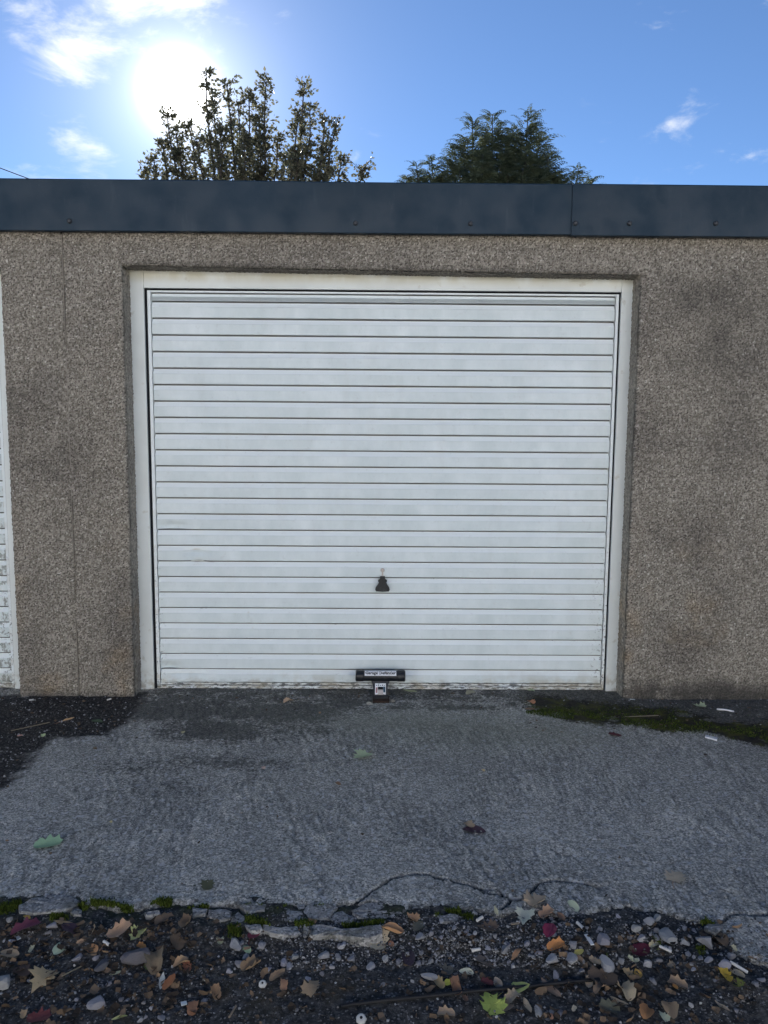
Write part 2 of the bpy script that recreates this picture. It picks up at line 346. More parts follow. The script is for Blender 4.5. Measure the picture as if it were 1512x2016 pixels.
def leafy(name, a, b, tr, rough=.5):
    m = Mat(name, rough, .3); c = m.mix(m.attr('tint'), a, b); m.color(c)
    t = m.n('ShaderNodeBsdfTranslucent'); m.set(t.inputs[0], c); mx = m.n('ShaderNodeMixShader'); mx.inputs[0].default_value = tr
    m.t.links.new(m.p.outputs[0], mx.inputs[1]); m.t.links.new(t.outputs[0], mx.inputs[2]); m.t.links.new(mx.outputs[0], m.t.nodes['Material Output'].inputs[0]); return m.m
M_TLEAF = leafy('broad leaves', (.085, .095, .060), (.16, .15, .10), .38); M_CONIF = leafy('conifer sprays', (.050, .070, .044), (.14, .165, .095), .2, .7)
m = Mat('bark', .95, .15); m.color(m.mix(m.noise(30), (.05, .04, .03), (.12, .10, .08))); m.bump(m.noise(60), .01); M_BARK = m.m
m = Mat('cable', .6, .3); m.color((.015, .015, .017)); M_CABLE = m.m

# ------------------------------------------------------------------ ground far
tag(link('ground', raw_mesh('ground', [(-600, -600, -.09), (600, -600, -.09), (600, 600, -.09), (-600, 600, -.09)], [(0, 1, 2, 3)], M_LAND)), kind='structure')

# ------------------------------------------------------------------ unseen sunlit terrace, added behind the camera to bounce light onto the doors
m = Mat('pale render', .9, .2); m.color(m.mix(m.noise(2, 4), (.72, .72, .71), (.80, .80, .79))); m.bump(m.noise(90), .004); M_REND = m.m
m = Mat('house roof tiles', .9, .2); m.color(m.mix(m.noise(6, 4), (.10, .06, .05), (.16, .10, .08))); M_TILES = m.m
m = Mat('window glass', .05, .5); m.color((.02, .025, .03)); M_GLASS = m.m
m = Mat('white joinery', .5, .4); m.color((.72, .72, .71)); M_JOIN = m.m
h0 = None
for k in range(4):
    x0 = -14+7*k; HY = -13.2
    hs = tag(link('unseen_house', None, None, (x0+3.5, HY, -.09)), ('first', 'second', 'third', 'fourth')[k]+' unseen pale terraced house added to bounce sunlight onto the garages', 'house', 'unseen houses added for bounce light')
    if h0 is None:
        wins = [(-2.4, -1.0, .9, 2.1), (-2.4, -1.1, 3.4, 4.5), (1.1, 2.4, 3.4, 4.5)]; dr = (1.0, 1.95, 0, 2.05); holes = wins+[dr]
        gx = sorted({-3.49, 3.49, *[q for h in holes for q in h[:2]]}); gz = sorted({0, 5.0, *[q for h in holes for q in h[2:]]}); mb = MB()
        for a, b in zip(gx, gx[1:]):
            for c0_, d0_ in zip(gz, gz[1:]):
                if not any(h[0] <= a and b <= h[1] and h[2] <= c0_ and d0_ <= h[3] for h in holes): mb.box(a, b, -.25, 0, c0_, d0_)
        bmesh.ops.remove_doubles(mb.bm, verts=mb.bm.verts, dist=.001)
        mb.box(-3.49, 3.49, -7, -6.8, 0, 5).box(-3.49, -3.3, -6.8, -.25, 0, 5).box(3.3, 3.49, -6.8, -.25, 0, 5)
        h0 = [mb.build('wall', M_REND, hs)]
        mb = MB(); v = [mb.bm.verts.new(p) for p in ((-3.5, .3, 4.9), (3.5, .3, 4.9), (3.5, -3.5, 7.2), (-3.5, -3.5, 7.2), (-3.5, -7.3, 4.9), (3.5, -7.3, 4.9))]
        for f in ((0, 1, 2, 3), (3, 2, 5, 4), (0, 3, 4), (1, 5, 2)): mb.bm.faces.new([v[i] for i in f])
        h0.append(mb.build('roof', M_TILES, hs))
        for a, b, c0_, d0_ in wins:
            mb = MB()
            for q in ((a+.002, a+.07, c0_, d0_), (b-.07, b-.002, c0_, d0_), ((a+b)/2-.03, (a+b)/2+.03, c0_, d0_), (a+.07, b-.07, c0_+.002, c0_+.07), (a+.07, b-.07, d0_-.07, d0_-.002)): mb.box(q[0], q[1], -.14, -.08, q[2], q[3])
            h0.append(mb.build('window', M_JOIN, hs)); h0.append(MB().box(a+.01, b-.01, -.12, -.11, c0_+.01, d0_-.01).build('pane', M_GLASS, hs))
        h0.append(MB().box(dr[0]+.01, dr[1]-.01, -.14, -.09, .01, dr[3]-.01).build('door', M_JOIN, hs))
    else:
        for o in h0: c_ = o.copy(); COL.objects.link(c_); c_.parent = hs

# ------------------------------------------------------------------ garage
garage = tag(link('garage', None), 'long low pebbledashed garage with slate blue fascia and white up-and-over doors', 'garage')
FASB, FAST = 2.0625, 2.2675
XL, XR, ZS = -1.135, 1.128, 1.920                          # opening of the main door
NXR, NXL = -1.662, -3.93                                   # opening of the next door
def spaced(*runs):
    out = []
    for a, b, s in runs: out.append(np.linspace(a, b, max(2, int(round((b-a)/s))+1)))
    r = np.concatenate(out); return r[np.concatenate([[True], np.diff(r) > 1e-6])]
def zshear(x, z): return z-.0095*x*sstep(1.3, ZS, z)*(1-sstep(ZS, 2.06, z))*(np.abs(x) < 1.4)
xs = spaced((-4.6, NXL, .03), (NXL, -1.95, .03), (-1.95, NXR, .008), (NXR, XL, .0030), (XL, XR, .0034), (XR, 1.86, .0030), (1.86, 4.6, .03))
zs = spaced((-.06, ZS, .0030), (ZS, FASB+.03, .0030))
X, Z = np.meshgrid(xs, zs)
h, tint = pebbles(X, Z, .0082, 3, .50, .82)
def edge_round(d, r=.016): return np.where(d < r, r-np.sqrt(np.clip(r*r-(r-np.clip(d, 0, r))**2, 0, None)), 0)
def box_out(x, z, a, b, top):                              # distance outside an opening
    dx = np.maximum(np.maximum(a-x, x-b), 0); dz = np.maximum(z-top, 0); return np.hypot(dx, dz)
d_open = np.minimum(box_out(X, Z, XL, XR, ZS), box_out(X, Z, NXL, NXR, ZS))
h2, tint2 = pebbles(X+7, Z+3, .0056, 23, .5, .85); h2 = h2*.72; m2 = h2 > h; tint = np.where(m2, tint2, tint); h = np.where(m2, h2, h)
Yw = edge_round(d_open, .012) - .0052*h + .004*(fbm(X*2.2, Z*2.2, 9)-.5)
joint = np.exp(-((X+1.3885+.002*(fbm(Z*6, Z*0+1, 5)-.5))/.0042)**2)*sstep(.30, .5, fbm(Z*5, Z*0, 11, 2)+.08)
Yw = Yw+joint*.009
fz = fbm(X*3, Z*3, 21)
stain = sstep(.13, .02, Z-.10*(fbm(X*9, X*0, 31)-.5))*sstep(.6, 1.35, X)*sstep(.25, .6, fbm(X*16, Z*16, 8)+.15)     # black algae along the foot, right of the door
stain = np.maximum(stain, .75*sstep(.05, -.02, Z-.05*(fbm(X*14, X*0, 33)-.5)))
stain = np.maximum(stain, .85*np.exp(-((X-1.40)/.20)**2-((Z-1.84)/.16)**2)*sstep(.3, .7, fz+.1))
stain = np.maximum(stain, .60*np.exp(-((X-1.55)/.28)**2-((Z-1.66)/.2)**2)*sstep(.3, .7, fz+.1))
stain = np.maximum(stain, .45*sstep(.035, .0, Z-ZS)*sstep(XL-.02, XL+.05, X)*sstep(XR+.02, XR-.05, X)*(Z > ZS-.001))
F = grid_faces(len(xs), len(zs)); cx = .25*(X[:-1, :-1]+X[:-1, 1:]+X[1:, :-1]+X[1:, 1:]).ravel(); cz = .25*(Z[:-1, :-1]+Z[:-1, 1:]+Z[1:, :-1]+Z[1:, 1:]).ravel()
hole = ((cx > XL) & (cx < XR) & (cz < ZS)) | ((cx > NXL) & (cx < NXR) & (cz < ZS))
F = F[~hole]; used = np.unique(F); remap = np.zeros(X.size, np.int32); remap[used] = np.arange(len(used)); F = remap[F]
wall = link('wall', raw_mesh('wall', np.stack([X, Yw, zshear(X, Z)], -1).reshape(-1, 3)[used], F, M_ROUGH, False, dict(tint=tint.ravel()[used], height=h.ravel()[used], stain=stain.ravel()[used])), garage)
def reveal(name, axis, pos, a, b, sgn):                    # roughcast return faces of an opening
    us = np.linspace(a, b, int((b-a)/.0042)); ys = np.linspace(.010, .125, 28)
    U, Yv = np.meshgrid(us, ys); hh, tt = pebbles(U, Yv+3, .0092, 17); dd = .0042*hh+.003*(fbm(U*20, Yv*20, 3)-.3)
    V = np.stack([pos+sgn*dd, Yv, U], -1) if axis == 'x' else np.stack([U, Yv, pos-.0095*U*(abs(U) < 1.4)-dd], -1)
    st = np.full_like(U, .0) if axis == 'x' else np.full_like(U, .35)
    return link(name, raw_mesh(name, V.reshape(-1, 3), grid_faces(len(us), len(ys)), M_ROUGH, False, dict(tint=tt, height=np.maximum(hh, .5), stain=st)), wall)  # height floor lightens the colour of the shaded reveals
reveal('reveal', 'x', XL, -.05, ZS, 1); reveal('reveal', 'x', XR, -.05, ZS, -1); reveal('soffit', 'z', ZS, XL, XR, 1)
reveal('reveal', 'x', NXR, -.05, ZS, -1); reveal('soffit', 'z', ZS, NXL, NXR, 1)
mb = MB()                                                  # the solid wall behind the roughcast, and the other three walls
for a, b, z0, z1 in ((-4.6, NXL-.01, -.08, 2.2), (NXR+.012, XL-.012, -.08, 2.2), (XR+.012, 4.6, -.08, 2.2), (NXL-.01, NXR+.012, ZS+.03, 2.2), (XL-.012, XR+.012, ZS+.03, 2.2)):
    mb.box(a, b, .021, .14, z0, z1)
mb.box(-4.6, -4.45, .142, 5.2, -.08, 2.2); mb.box(4.45, 4.6, .142, 5.2, -.08, 2.2); mb.box(-4.448, 4.448, 5.05, 5.2, -.08, 2.2)
mb.build('wall_core', M_CORE, garage)
for z0, z1, dx in ((1.60, 2.058, 0), (1.05, 1.50, .001), (.62, .95, 0), (.02, .36, -.001)):
    MB().box(-1.3905+dx, -1.3880+dx, -.0030, .004, z0, z1).build('joint_strip', M_CORE, wall)
MB().box(-4.62, 4.62, -.02, 5.25, 2.2002, 2.262).build('roof', M_ROOF, garage)
def fascia_panel(a, b, dz, y):
    n = int((b-a)/.12); xs_ = np.linspace(a, b, n+1); V = []
    prof = [(y+.045, FAST+.0045), (y+.003, FAST+.005), (y, FAST), (y, FASB+dz+.002), (y+.002, FASB+dz), (y+.03, FASB+dz)]
    for q in xs_:
        w = .0038*(vnoise(np.array(q*1.3), np.array(0.)+y*9, 4)-.5)*2
        for k, (yy, zz) in enumerate(prof): V.append((q, yy+w*.6, zz+w+(.0015*q if k in (3, 4, 5) else -.0004*q)))
    Fc = [(i*6+k, (i+1)*6+k, (i+1)*6+k+1, i*6+k+1) for i in range(n) for k in range(5)]
    Fc += [tuple(range(6)), tuple(n*6+k for k in range(5, -1, -1))]
    return link('fascia_panel', raw_mesh('fascia_panel', V, Fc, M_FASC), garage)
fl = fascia_panel(-4.65, .815, 0, -.050); fr = fascia_panel(.803, 4.65, -.005, -.057)
for sx_, sz_, pan in ((-1.334, 2.101, fl), (-.119, 2.1035, fl), (.371, 2.106, fl), (.8173, 2.110, fr), (1.049, 2.112, fr), (1.4185, 2.115, fr), (-2.4, 2.1, fl), (2.6, 2.115, fr)):
    yb = -.057 if pan is fr else -.05
    MB().tube([(sx_, yb+.004, sz_), (sx_, yb-.004, sz_), (sx_, yb-.007, sz_)], [.0105, .0105, .006], 10).build('screw', M_SCREW, pan)

# ------------------------------------------------------------------ doors
PIT = .0743
def slat_mesh(name, mat, ht, dent=None, seed=0):
    # profile from the lip at the bottom upwards: y is depth behind the face
    e = ht-PIT
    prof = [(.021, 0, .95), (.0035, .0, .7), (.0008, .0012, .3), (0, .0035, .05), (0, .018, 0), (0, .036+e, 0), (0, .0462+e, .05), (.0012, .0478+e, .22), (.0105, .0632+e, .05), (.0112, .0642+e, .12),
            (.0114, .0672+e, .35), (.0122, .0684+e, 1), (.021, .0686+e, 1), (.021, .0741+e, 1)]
    nx = 220 if dent else 70; xs_ = np.linspace(-1.0450, 1.0540, nx+1); V = []; gr = []; fl_ = []; scuff = SCUFF.get(seed, []) if dent else []
    rng = random.Random(seed)
    for q in xs_:
        w = .0006*math.sin(q*5+seed)+.0004*math.sin(q*13+seed*2)
        for (yy, zz, g) in prof:
            dy = 0; dz = 0
            face = 1 if yy < .003 else .4
            if dent:
                for (dx_, zc, rx, rz, amp) in dent:
                    k = math.exp(-((q-dx_)/rx)**2-((zz-zc)/rz)**2); dy += amp*k*face; dz += .12*amp*k
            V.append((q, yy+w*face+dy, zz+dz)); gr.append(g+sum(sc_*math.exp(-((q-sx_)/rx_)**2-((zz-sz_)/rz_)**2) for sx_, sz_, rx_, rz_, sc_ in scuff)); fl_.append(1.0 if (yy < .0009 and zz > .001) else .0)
    n = len(prof); Fc = np.array([(i*n+k, (i+1)*n+k, (i+1)*n+k+1, i*n+k+1) for i in range(nx) for k in range(n-1)])
    me = raw_mesh(name, V, Fc, mat, False, dict(grime_shade=gr, face_shade=fl_)); return me
DENTS = {13: [(-.97, .010, .06, .020, .020), (-.80, .05, .12, .03, -.004)], 14: [(-.87, .03, .05, .035, .009)], 15: [(-.865, .038, .055, .022, .020), (-.86, .0, .05, .012, .010)], 16: [(-.865, .062, .05, .015, .010)],
         22: [(-1.0, .008, .05, .016, .018)], 23: [(-.93, .045, .12, .018, .011), (-1.0, .01, .07, .02, -.004)], 8: [(.3, .03, .3, .03, .002)], 4: [(-.4, .03, .35, .04, .0018)], 19: [(-.62, .03, .012, .05, .003)], 20: [(-.60, .03, .012, .05, .003)]}
SCUFF = {15: [(-.865, .050, .022, .004, .55), (-.855, .004, .030, .005, .6)], 16: [(-.865, .066, .03, .006, .55), (-.80, .068, .02, .003, .6)], 19: [(-.625, .03, .003, .03, .3)], 20: [(-.605, .03, .003, .03, .3)], 23: [(-.93, .047, .06, .008, .45)]}
def make_door(xc, mat, dirty, dents):
    YF = .118
    door = MB()                                            # stiles, bottom rail and the back sheet that carry the slats
    door.box(-1.0615, -1.0475, YF-.004, YF+.03, -.004, 1.845).box(1.0575, 1.0695, YF-.004, YF+.03, -.004, 1.845)
    door.box(-1.0475, 1.0575, YF-.002, YF+.03, -.004, .0105).box(-1.0475, 1.0575, YF+.001, YF+.03, .0135, .0225).box(-1.0475, 1.0575, YF+.023, YF+.036, .0225, 1.845)
    door.box(-1.0475, 1.0575, YF-.001, YF+.022, 1.838, 1.845)
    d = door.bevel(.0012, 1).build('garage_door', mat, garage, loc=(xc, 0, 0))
    a = d.data.attributes.new('grime_shade', 'FLOAT', 'POINT')
    d.data.attributes.new('face_shade', 'FLOAT', 'POINT')
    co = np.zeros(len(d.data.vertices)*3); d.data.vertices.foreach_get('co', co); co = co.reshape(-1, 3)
    a.data.foreach_set('value', np.where(co[:, 2] < .03, .45, np.where(co[:, 1] > YF+.01, .9, .15)).astype(np.float32))  # back sheet painted near black for shade in the gaps
    std = slat_mesh('slat', mat, PIT); z = 1.8007
    for k in range(24):
        if k == 23: zb, ht = .0253, .0665
        else: zb, ht = 1.7264-PIT*k, PIT
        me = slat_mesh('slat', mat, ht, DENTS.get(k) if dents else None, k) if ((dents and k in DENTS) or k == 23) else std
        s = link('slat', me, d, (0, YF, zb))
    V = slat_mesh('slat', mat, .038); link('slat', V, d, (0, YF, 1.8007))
    fr_ = link('door_frame', None, garage, (xc, 0, 0))
    MB().box(-1.165, -1.073, .100, .16, -.005, 1.935).bevel(.002, 1).build('jamb', M_FRAME, fr_)
    MB().box(1.0765, 1.165, .100, .16, -.005, 1.935).bevel(.002, 1).build('jamb', M_FRAME, fr_)
    MB().box(-1.0715, 1.0750, .1005, .16, 1.8535, 1.935).bevel(.002, 1).build('head', M_FRAME, fr_)
    MB().box(-1.0725, -1.0622, .112, .1445, -.003, 1.8528).box(1.0702, 1.0758, .112, .1445, -.003, 1.8528).box(-1.0622, 1.0702, .116, .1445, 1.8458, 1.8528).box(-1.075, -1.06, .145, .17, -.01, 1.86).box(1.068, 1.078, .145, .17, -.01, 1.86).box(-1.075, 1.078, .15, .17, -.02, 1.86).build('gap_shade', M_DARK, fr_)  # black strips set in the gaps to stand for their shade
    # handle
    hx, hz = .0078, .517
    pear = [(-.010, .030), (.010, .030), (.012, .018), (.021, .010), (.021, .006), (.016, .003), (.022, -.010), (.031, -.022), (.034, -.033), (.030, -.041), (.0, -.043)]
    pear = pear+[(-x_, z_) for x_, z_ in pear[-2::-1]][:-2]
    hd = MB().prism([(hx+x_, hz+z_) for x_, z_ in pear], YF-.028, YF-.012).bevel(.003, 2).build('handle', M_BLACK, d)
    MB().box(hx-.012, hx+.012, YF-.0125, YF+.004, hz+.008, hz+.026).bevel(.002, 1).build('handle_stem', M_BLACK, d)
    MB().tube([(hx, YF+.002, hz+.056), (hx, YF-.006, hz+.056), (hx, YF-.008, hz+.056)], [.0095, .0095, .007], 14).build('keyhole', M_STEEL, d)
    MB().box(hx-.0035, hx+.0035, YF-.004, YF+.002, hz+.030, hz+.048).build('lock_bar', M_STEEL, d)
    if dirty: d['label'] = 'door speckled with dark mould on its slats'
    return d
make_door(0, M_DOOR, False, True)
make_door(-2.807, M_DOOR2, True, False)
MB().box(-4.3, 4.3, .18, .2, -.05, 2.15).build('dark_backing', M_DARK, garage)  # near-black sheet behind both doors

# ------------------------------------------------------------------ concrete apron
def poly(pts, z=0): return [tuple(G(px, py, z)[:2]) for px, py in pts]
front = poly([(-20, 1782), (40, 1772), (105, 1764), (150, 1770), (175, 1782), (250, 1790), (340, 1778), (400, 1784), (470, 1780), (560, 1785), (640, 1781), (690, 1783), (712, 1779), (745, 1780), (775, 1792), (800, 1800),
              (850, 1790), (900, 1788), (940, 1796), (980, 1802), (1015, 1797), (1060, 1795), (1110, 1806), (1165, 1800), (1182, 1790), (1240, 1783), (1300, 1796), (1360, 1809), (1412, 1818), (1424, 1840), (1440, 1868), (1470, 1885), (1530, 1906)])
apron_poly = [(-2.6, front[0][1])]+front+[(1.0, front[-1][1]-.1), (2.6, front[-1][1]-.12), (2.6, .3), (-2.6, .3)]
cracks = [(poly([(690, 1782), (712, 1768), (740, 1748), (772, 1727), (800, 1722), (832, 1722), (868, 1728), (900, 1736), (925, 1742), (958, 1757), (985, 1760), (1010, 1770), (1030, 1768), (1045, 1757), (1062, 1740), (1090, 1734), (1120, 1735), (1150, 1740), (1182, 1748)]), .0050),
          (poly([(905, 1737), (935, 1744), (955, 1750), (975, 1750), (992, 1760)]), .0035), (poly([(1004, 1768), (1000, 1780), (985, 1790)]), .004),
          (poly([(700, 1781), (728, 1776), (752, 1777), (778, 1789)]), .006), (poly([(1418, 1816), (1440, 1802), (1462, 1798), (1500, 1802), (1540, 1790)]), .0045),
          (poly([(40, 1772), (70, 1766), (110, 1762), (150, 1768)]), .004)]
left_soil = poly([(-60, 1366), (150, 1366), (285, 1362), (275, 1385), (250, 1425), (215, 1444), (150, 1450), (98, 1455), (75, 1478), (45, 1512), (20, 1545), (-60, 1590)])
xs = spaced((-2.6, -1.9, .03), (-1.9, 1.9, .0052), (1.9, 2.6, .03)); ys = spaced((-2.15, .155, .0052))
X, Y = np.meshgrid(xs, ys)
sd = sdf(X, Y, apron_poly)+.014*(fbm(X*22, Y*22, 40)-.5)+.006*(vnoise(X*120, Y*120, 41)-.5)
crk = np.zeros_like(X)
wx, wy = X+.016*(fbm(X*38, Y*38, 50)-.5), Y+.016*(fbm(X*38, Y*38, 60)-.5)
for pts, w in cracks:
    dd = segdist(wx, wy, pts); crk = np.maximum(crk, sstep(w*(1.3), w*.35, dd*(.8+.6*fbm(X*30, Y*30, 70))))
sl_ = sdf(X, Y, left_soil)+.05*(fbm(X*14, Y*14, 80)-.5); soil = sstep(-.035, .03, sl_+.07*(fbm(X*40, Y*40, 83)-.5))
# algae, moss and litter masks with a band darker towards the door
P2 = lambda px, py: G(px, py)[:2]
def blob(px, py, rx, ry, a=1.0):
    c_ = P2(px, py); return a*np.exp(-((X-c_[0])/rx)**2-((Y-c_[1])/ry)**2)
alg_dark = blob(330, 1400, .32, .11, 1.3)+blob(430, 1440, .28, .12, 1.15)+blob(590, 1400, .24, .13, 1.0)+blob(640, 1440, .12, .08, .4)+blob(500, 1500, .25, .12, .45)+blob(250, 1510, .4, .1, .45)+blob(900, 1392, .35, .05, .55)
alg_dark += (.42*sstep(-.14, .08, Y+.12*(fbm(X*7, Y*7, 43)-.5))*sstep(-1.3, -1.0, X)+.42*sstep(-.34, .06, Y))*(.3+1.4*fbm(X*11, Y*11, 44))+blob(1490, 1580, .15, .15, .35)+blob(330, 1560, .35, .1, .4)+blob(860, 1798, .12, .035, .7)
grn = blob(800, 1420, .45, .14, .8)+blob(1080, 1440, .3, .12, .5)+blob(950, 1460, .4, .12, .4)
mb_lo = np.interp(X, [P2(1010, 1400)[0], P2(1040, 1405)[0], P2(1130, 1422)[0], P2(1230, 1434)[0], P2(1400, 1452)[0], P2(1512, 1482)[0], 2.6], [.2, P2(1040, 1402)[1], P2(1130, 1420)[1], P2(1230, 1434)[1], P2(1400, 1452)[1], P2(1512, 1482)[1], -.8])
moss = sstep(-.09, .09, Y-mb_lo+.20*(fbm(X*11, Y*11, 90)-.5))*sstep(.55, .8, X)*(.30+.75*np.exp(-((Y-mb_lo-.14)/.15)**2))*sstep(.22, .55, fbm(X*9, Y*14, 93)+.12)
alg_dark += 1.0*sstep(-.07, .10, Y-mb_lo+.2*(fbm(X*11, Y*11, 90)-.5))*sstep(.6, .85, X)
# brushed finish: shallow curved drags of the float
ang = .9*(fbm(X*.5+3, Y*.5, 15, 2)-.5)+.25*sstep(-.4, -1.4, X)
uu = X*np.cos(ang)+Y*np.sin(ang)+.006*fbm(X*25, Y*25, 16); vv = -X*np.sin(ang)+Y*np.cos(ang)
brush = (fbm(uu*130, vv*22, 17, 2)-.5)*(.25+.9*sstep(.38, .62, fbm(X*4.5, Y*4.5, 19)))
Zc = .008*(fbm(X*1.3, Y*1.3, 1)-.5)+.004*(fbm(X*12, Y*12, 2)-.5)+.0065*brush+.0022*(vnoise(X*160, Y*160, 3)-.5)+.0018*(vnoise(X*95, Y*95, 4)-.5)
Zc = Zc-.006*sstep(-.3, .05, Y)
lump = .010*fbm(X*45, Y*45, 5)+.010*(fbm(X*12, Y*12, 6)-.4)
Zc = Zc*(1-soil)+soil*(-.010+lump)+moss*(.009*fbm(X*50, Y*50, 7)-.001)-.012*crk
Zc = Zc-.075*sstep(.004, -.010, sd)-.005*sstep(.020, .0, sd)
alg_dark = alg_dark*(.35+1.3*fbm(X*17, Y*24, 45))+.55*sstep(.045, .0, sd)  # last term darkens the edge where bounce light brightens it
brv = sstep(-.28, .28, brush)
APR = (xs, ys, Zc)
F = grid_faces(len(xs), len(ys)); keep = (sd > -.03); kf = (keep[:-1, :-1] & keep[:-1, 1:] & keep[1:, :-1] & keep[1:, 1:]).ravel()
edge_dark = sstep(.006, -.004, sd)  # front edge coloured dark to cancel its bright lit rim
apron = tag(link('concrete_apron', raw_mesh('concrete_apron', np.stack([X, Y, Zc], -1).reshape(-1, 3), F[kf], M_CONC, True,
      dict(brush=brv, algae=alg_dark, green=np.clip(grn, 0, 1), moss=moss, soil=np.clip(soil, 0, 1), crack=np.clip(np.maximum(crk, edge_dark*.85), 0, 1)))), kind='structure')
# soil strip in front
xs2 = spaced((-2.6, -1.3, .03), (-1.3, 1.3, .005), (1.3, 2.6, .03)); ys2 = spaced((-4.2, -2.35, .03), (-2.35, -1.25, .005))
X2, Y2 = np.meshgrid(xs2, ys2); sd2 = sdf(X2, Y2, apron_poly)
hgt = .030*(fbm(X2*7, Y2*7, 100)-.5)+.012*fbm(X2*30, Y2*30, 101)+.006*fbm(X2*90, Y2*90, 102)
lev = -.014-.018*sstep(.06, .16, -sd2)-.012*sstep(.05, .4, -sd2)
Zs = lev+hgt*(.35+.65*sstep(-.35, -.05, sd2-0))-.04*sstep(.03, .06, sd2)
gmask = sstep(.10, .0, -sd2)*.6*(X2 < .1)
soilo = tag(link('soil_strip', raw_mesh('soil_strip', np.stack([X2, Y2, Zs], -1).reshape(-1, 3), grid_faces(len(xs2), len(ys2))[(np.maximum(np.maximum(sd2[:-1, :-1], sd2[1:, 1:]), np.maximum(sd2[1:, :-1], sd2[:-1, 1:])) < .12).ravel()], M_SOIL, True, dict(green=gmask))), kind='structure')
def lookup(g, x, y):
    xs_, ys_, z_ = g; i = min(max(np.searchsorted(xs_, x), 1), len(xs_)-1); j = min(max(np.searchsorted(ys_, y), 1), len(ys_)-1); return float(z_[j, i])
def ground_z(x, y):
    z = lookup((xs2, ys2, Zs), x, y) if y < -1.25 else -9
    if y > -2.1: z = max(z, lookup(APR, x, y))
    return z
def on_ground(px, py):
    p = G(px, py, 0)
    for _ in range(4): p = G(px, py, ground_z(p[0], p[1]))
    return p
# broken pieces along the front edge
frs = [(0, 1690, [(145, 365), (250, 305), (400, 283), (540, 292), (590, 330), (520, 385), (450, 405), (300, 412), (160, 412)]),
       (0, 1690, [(525, 410), (550, 385), (605, 390), (600, 425), (540, 430)]), (0, 1690, [(1080, 410), (1185, 395), (1190, 425), (1100, 435)]),
       (380, 1690, [(120, 392), (190, 382), (285, 398), (275, 455), (200, 468), (115, 430)]), (380, 1690, [(0, 385), (105, 385), (95, 425), (0, 450)]), (380, 1690, [(290, 440), (338, 395), (385, 440), (382, 478), (285, 473)]),
       (380, 1690, [(345, 352), (450, 338), (538, 360), (524, 396), (440, 416), (392, 396)]), (380, 1690, [(552, 374), (720, 382), (805, 402), (822, 448), (750, 470), (640, 460), (550, 428)]),
       (380, 1690, [(828, 400), (872, 354), (1000, 350), (1075, 372), (1035, 408), (1006, 455), (880, 460), (845, 430)]), (380, 1690, [(1048, 412), (1110, 390), (1192, 440), (1184, 474), (1060, 484), (1026, 458)]),
       (380, 1690, [(1183, 392), (1290, 340), (1420, 335), (1505, 374), (1560, 410), (1500, 432), (1400, 448), (1240, 444), (1196, 410)]), (380, 1690, [(525, 500), (620, 522), (775, 514), (794, 566), (720, 580), (590, 560), (534, 540)]),
       (380, 1690, [(822, 512), (878, 500), (884, 530), (848, 566), (818, 548)]), (380, 1690, [(905, 514), (960, 508), (1100, 538), (1220, 538), (1390, 508), (1398, 576), (1300, 606), (1180, 596), (1060, 576), (875, 584)]),
       (380, 1690, [(772, 354), (838, 343), (828, 378), (790, 386)]), (380, 1690, [(385, 505), (500, 502), (515, 545), (430, 555)]), (750, 1690, [(425, 445), (520, 425), (570, 440), (560, 475), (450, 480)]), (1112, 1690, [(1035, 515), (1130, 500), (1165, 530), (1120, 560), (1050, 545)])]
rng = random.Random(5)
for ox, oy, pl_ in frs:
    w_ = [G(ox+a/3.78, oy+b/3.78, -.004) for a, b in pl_]; cx_ = sum(p[0] for p in w_)/len(w_); cy_ = sum(p[1] for p in w_)/len(w_)
    ring = []
    for i in range(len(w_)):                               # roughen the outline
        a, b = w_[i], w_[(i+1) % len(w_)]; n_ = max(2, int(np.hypot(b[0]-a[0], b[1]-a[1])/.012))
        for k in range(n_):
            t = k/n_; ring.append((a[0]+(b[0]-a[0])*t+rng.uniform(-.002, .002), a[1]+(b[1]-a[1])*t+rng.uniform(-.002, .002)))
    n_ = len(ring); zt = .001+rng.uniform(-.004, .002); tx, ty = rng.uniform(-.02, .02), rng.uniform(-.03, .03)
    V = []; Fc = []
    for sc, dz in ((1.05, -.05), (1.05, -.0045), (1.02, -.0008), (.8, .0), (.4, .0003)):
        for x_, y_ in ring:
            qx, qy = (x_-cx_)*sc, (y_-cy_)*sc; V.append((qx, qy, dz+tx*qx+ty*qy+(rng.uniform(-.0015, .0015) if dz > -.04 else 0)))
    V.append((0, 0, .001))
    for r_ in range(4): Fc += [(r_*n_+i, r_*n_+(i+1) % n_, (r_+1)*n_+(i+1) % n_, (r_+1)*n_+i) for i in range(n_)]
    Fc += [(4*n_+i, 4*n_+(i+1) % n_, 5*n_) for i in range(n_)]
    link('concrete_piece', raw_mesh('concrete_piece', V, Fc, M_FRAG, False), apron, (cx_, cy_, zt))

